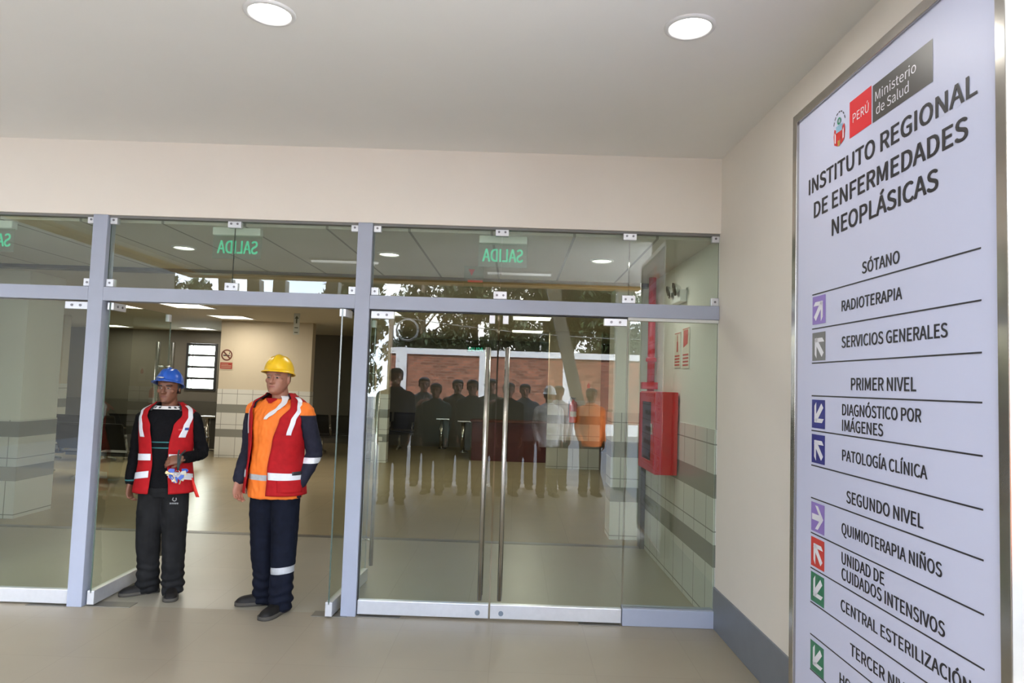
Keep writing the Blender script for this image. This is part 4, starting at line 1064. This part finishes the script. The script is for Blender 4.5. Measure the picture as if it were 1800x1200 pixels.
# keys with tags hanging from his bent wrist
kw = F1.root.matrix_basis @ (Vector((.165, -.185, 1.035)) * F1.s)
kb = thing('key_bunch', 'bunch of keys with blue tags hanging from the bent wrist of the blue-helmeted man', 'keys', kw, math.radians(8))
M_TAGB = mat('blue_key_tag', (0.05, 0.12, 0.48), 0.4); M_TAGW = mat('white_key_tag', (0.55, 0.54, 0.45), 0.5); M_KEY = mat('brass_key', (0.42, 0.33, 0.18), 0.35, metal=0.9); M_LANY = mat('dark_lanyard', (0.025, 0.045, 0.045), 0.8)
bm = nb(); tube(bm, [(-.012, .0, .085), (.0, -.050, .06), (.004, -.052, -.02), (.002, -.048, -.05)], .006, 8); tube(bm, [(.03, .0, .085), (.018, -.050, .06), (.010, -.052, -.02), (.006, -.048, -.05)], .006, 8); obj('lanyard', bm, M_LANY, kb)
bm = nb()
rg = [(.002 + math.cos(q) * .016, -.05, -.066 + math.sin(q) * .016) for q in [2 * PI * i / 20 for i in range(21)]]
tube(bm, rg, .002, 6); obj('ring', bm, M_STEEL, kb)
rnd = random.Random(3)
for i in range(13):
    ang = math.radians(-110 + 18.5 * i); ln = rnd.uniform(.03, .065)
    bm = nb()
    kind = i % 3
    if kind == 0:
        plate(bm, [(-.012, -.042), (.012, -.042), (.014, -.012), (.004, 0), (-.004, 0), (-.014, -.012)], -.003, .003)
        m = M_TAGB
    elif kind == 1:
        plate(bm, [(-.004, -.055), (.004, -.055), (.004, -.02), (.012, -.012), (.008, 0), (-.008, 0), (-.012, -.012), (-.004, -.02)], -.0012, .0012); m = M_KEY
    else:
        plate(bm, [(-.013, -.035), (.013, -.035), (.013, -.004), (-.013, -.004)], -.002, .002); m = M_TAGW
    bm.transform(Matrix.Translation((.004 + math.sin(ang) * .066 + rnd.uniform(-.012, .012), -.056 + rnd.uniform(-.012, .008), -.062 - math.cos(ang) * .034)) @ Matrix.Rotation(ang * .8, 4, 'Y') @ Matrix.Rotation(rnd.uniform(-.4, .4), 4, 'Z'))
    obj(('key_tag', 'key', 'key_tag')[kind], bm, m, kb)

# ---------- the man in the yellow helmet
F2 = Fig('person', 'man in a yellow hard hat and orange shirt standing in the doorway, hand in pocket', (-1.680, 4.95, 0), math.radians(-13), 1.01, vox=.0048, belly=.022)
pose2 = dict(head=(math.radians(6), math.radians(-1)), hx=-.006, hy=-.016,
             armL=((.195, .012, 1.350), (.236, .095, 1.065), (.188, -.010, .850)), handL=((-.50, -.16, -1), (-1, .2, .3), 1, .15),
             armR=((-.195, .012, 1.350), (-.250, .05, 1.075), (-.232, -.09, .865)), handR=((.02, -.05, -1), (.9, -.3, 0), -1, .45),
             legL=((.085, 0, .84), (.108, -.025, .45), (.122, -.062, .085)), legR=((-.085, 0, .84), (-.080, .010, .45), (-.068, .058, .085)), footL=math.radians(-4), footR=math.radians(-62))
def sh2(c):
    out_ = abs(c.x) + .30 * max(0, 1.36 - c.z) if c.z > 1.1 else abs(c.x) + .04
    if c.x > .19 and abs(c.z - 1.02) < .020: return 2
    if abs(c.x) > .190 and c.z < 1.335: return 1
    if abs(c.z - .905) < .019 and c.y < -.05 and abs(c.x) < .16: return 3
    return 0
def tr2(c):
    if abs(c.z - (.285 + .10 * (c.x - .12))) < .022 and c.x > .02: return 1
    if abs(c.z - .30) < .02 and c.x < 0 and c.y > .06: return 1
    return 0
Mh2 = make_figure(F2, pose2, dict(skin=M_SKIN2, lip=M_LIP2, hairm=M_HAIRG, hair=(-.0005, .085), shirt=[M_ORANGE, M_NAVY, M_TAPE, M_TAPEG], shirt_assign=sh2, shirt_cuts=[((0, 0, z), (0, 0, 1)) for z in (1.04, 1.0, .924, .886, 1.335)] + [((x, 0, 0), (1, 0, 0)) for x in (-.19, .19)], trouser_cuts=[((.12, 0, .285 + d), (-.10, 0, 1)) for d in (-.022, .022)], shirt_top=1.440, shirt_hem=.765, trousers=[M_NAVYT, M_TAPEG], trouser_assign=tr2, trouser_r=1.10, arm_r=1.16, jaw=1.06, cheek=.002, cvox=.0055))
oL2 = interp([(.79, 6), (.95, 8), (1.15, 13), (1.30, 22), (1.40, 41), (1.46, 66)]); oR2 = interp([(.79, 44), (.95, 42), (1.15, 38), (1.30, 38), (1.40, 50), (1.46, 68)])
v2 = vest(F2, .79, oL2, oR2, M_VEST, off=.022)
patch(F2, 'shoulder_tape', 1.20, 1.435, interp([(1.2, 40), (1.30, 45), (1.38, 56), (1.44, 72)]), interp([(1.2, 51), (1.30, 57), (1.38, 69), (1.44, 94)]), .0295, M_TAPE, v2, nz=24)
patch(F2, 'shoulder_tape', 1.20, 1.435, lambda z: -interp([(1.2, 50), (1.30, 52), (1.38, 64), (1.44, 80)])(z), lambda z: -interp([(1.2, 62), (1.30, 62), (1.38, 76), (1.44, 98)])(z), .0295, M_TAPE, v2, nz=24)
patch(F2, 'waist_tape', .892, .942, 10, 88, .034, M_TAPE, v2, skew=-.012)
patch(F2, 'waist_tape', .900, .950, -46, -88, .034, M_TAPE, v2)
patch(F2, 'pocket_patch', .928, .952, 58, 84, .0375, M_INK, v2, nz=3, nphi=6)
patch(F2, 'pocket', .81, .895, 26, 84, .033, M_VEST, v2, nz=6, thick=.005)
patch(F2, 'collar', 1.375, 1.462, lambda z: interp([(1.375, 44), (1.46, 60)])(z), lambda z: interp([(1.375, 58), (1.46, 105)])(z), .017, M_NAVY, F2.root, nz=8, thick=.004)
patch(F2, 'collar', 1.375, 1.462, lambda z: -interp([(1.375, 44), (1.46, 60)])(z), lambda z: -interp([(1.375, 58), (1.46, 105)])(z), .017, M_NAVY, F2.root, nz=8, thick=.004)
patch(F2, 'undershirt_collar', 1.30, 1.455, interp([(1.30, -9), (1.455, 26)]), interp([(1.30, -3), (1.36, 12), (1.41, 34), (1.455, 62)]), .012, M_WCOL, F2.root, nz=10, thick=.003)
patch(F2, 'undershirt', 1.405, 1.440, interp([(1.405, -12), (1.440, -36)]), interp([(1.405, -4), (1.440, 8)]), .0085, M_VEST, F2.root, nz=10, thick=.002)
hh2, Mt2 = hard_hat(F2, Mh2, M_HATY, tilt=math.radians(-7), zoff=.016, peak=.028, back=.008)

# ================================================================== OUTSIDE, SEEN REFLECTED IN THE GLASS
M_CONC = mat('worn_asphalt', (0.17, 0.165, 0.155), 0.8, nscale=2, namt=0.08)
bm = nb(); box(bm, (-60, -60, -0.5), (40, -0.25, -0.16)); box(bm, (-60, -0.25, -0.5), (-9, FY, -0.16)); struct(obj('ground', bm, M_CONC), 'pale paved forecourt outside the porch')
M_BRICK = tiles('orange_brick', (0.30, 0.105, 0.06), (0.27, 0.16, 0.11), 0.28, 0.10, 0.8, axes='XZ', jw=0.014, off=0.5, var=0.42)
WY = -15.6
bm = nb(); box(bm, (-4.6, WY - .15, -.16), (18, WY + .0, 2.65)); struct(obj('wall_yard', bm, M_BRICK), 'brick boundary wall reflected in the glass')
bm = nb(); box(bm, (-4.6, WY - .2, 2.58), (18, WY + .06, 2.80)); box(bm, (-4.6, WY - .2, -.16), (18, WY + .05, .25)); struct(obj('trim_13', bm, M_WHITE), 'white concrete beam along the brick wall')
for i in range(-1, 6):
    x = -1.15 + 3.05 * i
    bm = nb(); box(bm, (x - .2, WY - .2, -.16), (x + .2, WY + .1, 2.81)); struct(obj('trim_%d' % (18 + i), bm, M_WHITE))
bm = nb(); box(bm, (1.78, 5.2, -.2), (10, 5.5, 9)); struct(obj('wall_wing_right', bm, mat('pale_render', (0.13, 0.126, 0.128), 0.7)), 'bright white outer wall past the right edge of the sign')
bm = nb(); box(bm, (-12.2, -13.2, -.2), (-11.5, FY, 9)); struct(obj('wall_sky_block', bm, mat('brown_grey_render', (0.16, 0.145, 0.12), 0.8)), 'added wall left of the porch, keeping sky reflections off the left bay')  # unseen wall added to block the sky from the left bay's reflection
bm = nb(); box(bm, (1.9, -1.05, 3.65), (10, 5.2, 3.9)); struct(obj('added_shade_slab', bm, M_CEIL))  # unseen slab added to shade the outer wall past the sign
# porch edge beams and struts
M_OCHRE = mat('ochre_paint', (0.62, 0.36, 0.10), 0.6, nscale=4, namt=0.05)
bm = nb(); box(bm, (-5.25, -1.25, 3.19), (1.9, -1.05, 3.65)); box(bm, (-5.25, -1.05, 3.19), (-5.05, FY, 3.65)); struct(obj('beam_porch', bm, M_CREAM), 'cream edge beam around the porch ceiling')
bm = nb(); box(bm, (-5.27, -1.27, 3.145), (1.9, -1.03, 3.19)); box(bm, (-5.27, -1.03, 3.145), (-5.03, FY, 3.19)); struct(obj('beam_porch_lip', bm, M_OCHRE), 'ochre lower lip of the porch beam')
M_STRUT = mat('grey_strut_paint', (0.30, 0.30, 0.26), 0.6)
for x0, x1_, y in ((-4.75, -4.45, -1.44), (-4.28, -4.15, -1.44), (-3.86, -3.86, -1.44), (-3.0, -3.20, -1.44), (0.55, 1.40, -1.44), (1.70, 1.70, -1.44)):
    bm = nb(); ring_loft(bm, [[Vector((x1_ + a * .1, y + b * .1, -.2)) for a, b in ((-1, -1), (1, -1), (1, 1), (-1, 1))], [Vector((x0 + a * .1, y + b * .1, 3.16)) for a, b in ((-1, -1), (1, -1), (1, 1), (-1, 1))]], True, False)
    struct(obj('column', bm, M_STRUT), 'grey strut at the open edge of the porch')
for x, y, lab in ((-2.4, .3, 'linear lamp on the porch ceiling, left one'), (0.0, -.27, 'linear lamp on the porch ceiling, above the photographer')):
    t_ = thing('linear_lamp', lab, 'ceiling light', (x, y, CEIL), 0, 'linear lamps on the porch ceiling')
    bm = nb(); box(bm, (-.48, -.05, -.03), (.48, .05, 0.01)); obj('housing', bm, M_WHITE, t_)
    bm = nb(); tube(bm, [(-.46, 0, -.045), (.46, 0, -.045)], .016, 12); obj('lamp_tube', bm, mat('dim_lamp_tube', (1, 1, 1), 0.5, emit=(1, 1, 0.97), es=1.3), t_)
# trees beyond the wall
M_LEAF = mat('dark_leaf', (0.035, 0.065, 0.018), 0.6, nscale=3, namt=0.4); M_LEAF2 = mat('grey_green_leaf', (0.07, 0.095, 0.045), 0.6, nscale=3, namt=0.35)
M_BARK = mat('pale_bark', (0.20, 0.16, 0.12), 0.9, nscale=8, namt=0.3)
def tree(x, y, h, r, m, label, seed, dens=8500):
    t_ = thing('tree', label, 'tree', (x, y, -.16), 0, 'trees beyond the brick wall')
    rn = random.Random(seed)
    bm = nb(); tube(bm, [(0, 0, 0), (.1, .05, h * .35), (-.05, .1, h * .65), (.05, 0, h * .95)], [.22, .17, .11, .04], 10)
    cl = []
    for i in range(24):
        z = h * rn.uniform(.28, .96); a = rn.uniform(0, 2 * PI); d = r * rn.uniform(.15, .72)
        e = Vector((math.cos(a) * d, math.sin(a) * d, z)); cl.append((e, r * rn.uniform(.28, .40)))
        tube(bm, [(0, 0, z * .8), e * .5 + Vector((0, 0, z * .42)), e], [.05, .035, .015], 6)
    obj('trunk', bm, M_BARK, t_)
    bm = nb()
    for i in range(dens):
        c, cr = cl[rn.randrange(len(cl))]
        v = Vector((rn.gauss(0, 1), rn.gauss(0, 1), rn.gauss(0, 1))).normalized() * cr * rn.random() ** .4
        p = c + v; q = Matrix.Rotation(rn.uniform(0, 6.28), 3, 'Z') @ Matrix.Rotation(rn.uniform(-1.2, 1.2), 3, 'X'); s = rn.uniform(.10, .20)
        bm.faces.new([bm.verts.new(p + q @ Vector(k)) for k in ((-s * .45, 0, 0), (0, -s * .9, -.02), (s * .45, 0, 0), (0, s * 1.0, .02))])
    obj('foliage', bm, m, t_, recalc=False)
for i, (x, y, h, r, m, lab) in enumerate(((-6.8, -17.2, 6.6, 1.9, 0, 'dark dense tree at the left end of the brick wall, reflected beside the second post'), (-4.3, -21.6, 8.2, 2.0, 1, 'tall thin tree with gaps of sky, reflected in the closed left leaf'), (0.0, -21.2, 8.0, 2.0, 1, 'loose grey-green tree reflected where the closed leaves meet'),
                                         (-2.2, -26, 8.8, 2.1, 0, 'darker tree behind the thin reflected ones, seen through their gap'), (2.3, -26, 8.6, 2.1, 0, 'dark tree reflected above the right leaf handle, in the back row'), (4.2, -21, 7.6, 2.0, 0, 'tree behind the brick wall reflected in the closed right leaf'), (8.6, -20, 7.4, 2.1, 0, 'tree behind the brick wall reflected near the narrow side pane'), (-13.6, -17, 5.2, 1.6, 1, 'small tree reflected at the foot of the sky patch'))):
    tree(x, y, h, r, (M_LEAF, M_LEAF2)[m], lab, 20 + i)
cc = thing('cable_coil', 'coil of black cable hanging from an overhead line among the trees', 'cable', (-4.15, -16.3, 3.5))
bm = nb()
for k in range(3):
    tube(bm, [(math.cos(q) * (.42 - .02 * k), .03 * k, math.sin(q) * (.42 - .02 * k)) for q in [2 * PI * i / 32 for i in range(33)]], .018, 6)
obj('coil', bm, mat('grey_cable', (0.20, 0.20, 0.19), 0.6), cc)
bm = nb(); tube(bm, [(-.6 + .9 * i, 0, .42 + .006 * (i - 10) ** 2 - .5 + .0 * i) for i in range(21)], .014, 6); obj('overhead_line', bm, MATS['grey_cable'], cc)
for sx in (-.6, 17.4):
    bm = nb(); tube(bm, [(sx, 0, -3.61), (sx, 0, 1.3)], .09, 12); obj('pole', bm, M_BARK, cc)

# ---------- the waiting crowd
CR_POSE = dict(head=(0, 0), armL=((.190, .012, 1.345), (.212, .05, 1.07), (.195, -.08, .86)), handL=((0, -.3, -1), (-1, 0, 0), 1, .4), armR=((-.190, .012, 1.345), (-.212, .05, 1.07), (-.195, -.08, .86)), handR=((0, -.3, -1), (1, 0, 0), -1, .4),
               legL=((.085, 0, .84), (.095, -.01, .45), (.10, .02, .085)), legR=((-.085, 0, .84), (-.095, -.01, .45), (-.10, .02, .085)), footL=.15, footR=-.15)
CR_POSE2 = dict(CR_POSE, armR=((-.190, .012, 1.345), (-.215, -.06, 1.12), (-.10, -.26, 1.30)), handR=((.5, -.5, .6), (.3, .6, -.5), -1, .6), armL=((.190, .012, 1.345), (.215, -.06, 1.12), (.10, -.26, 1.28)), handL=((-.5, -.5, .6), (-.3, .6, -.5), 1, .6))
CROWD = [(-1.60, .45, 1.04, CR_POSE, M_NAVY, 0, 'person in a dark jacket waiting outside, leftmost and nearest the doors'), (-1.44, -1.2, .98, CR_POSE2, mat('grey_jacket', (0.10, 0.105, 0.11), 0.8), 0, 'person in a grey jacket outside with both hands raised, second from the left'),
         (-1.16, -.42, .93, CR_POSE, mat('dark_teal_jacket', (0.02, 0.05, 0.055), 0.8), 0, 'person in a dark teal jacket outside beside the grey jacket'), (-.91, -1.2, .97, CR_POSE, mat('brown_jacket', (0.06, 0.04, 0.03), 0.8), 0, 'person in a brown jacket outside'),
         (-.63, -.45, .97, CR_POSE, mat('charcoal_jacket', (0.03, 0.03, 0.033), 0.8), 0, 'person in a charcoal jacket outside, left of the person in black'), (-.38, -1.2, .985, CR_POSE2, mat('olive_jacket', (0.06, 0.06, 0.035), 0.8), 0, 'person in an olive jacket outside with raised hands'),
         (-.10, -.50, .955, CR_POSE, M_SWEAT, 0, 'person in black standing just behind the photographer'), (.15, -1.2, .95, CR_POSE, mat('blue_grey_jacket', (0.07, 0.085, 0.11), 0.8), 0, 'person in a blue-grey jacket behind the photographer'),
         (.50, -.50, .92, CR_POSE, M_WCOL, 1, 'person in a white shirt and white hard hat outside'), (.68, -1.2, .94, CR_POSE, M_WCOL, 0, 'person in a white shirt outside without a helmet'), (1.14, -.70, .93, CR_POSE, M_ORANGE, 0, 'person in an orange top at the right end of the waiting crowd')]
for i, (x, y, s, ps, jm, hat, lab) in enumerate(CROWD):
    ff = Fig('person', lab, (x, y, 0), PI + random.uniform(-.25, .25), s, vox=.012, group='people waiting outside the doors')
    mh = make_figure(ff, ps, dict(skin=M_SKIN2 if i % 2 else M_SKIN1, lip=M_LIP1, hairm=M_HAIR, hair=(.011, .072), shirt=[jm], shirt_name='jacket', shirt_hem=.78, trousers=[M_TROU if i % 2 else M_NAVYT], trouser_r=1.05, cvox=.016, bvox=.010))
    if hat: hard_hat(ff, mh, M_WHITE, zoff=.012, peak=.04)
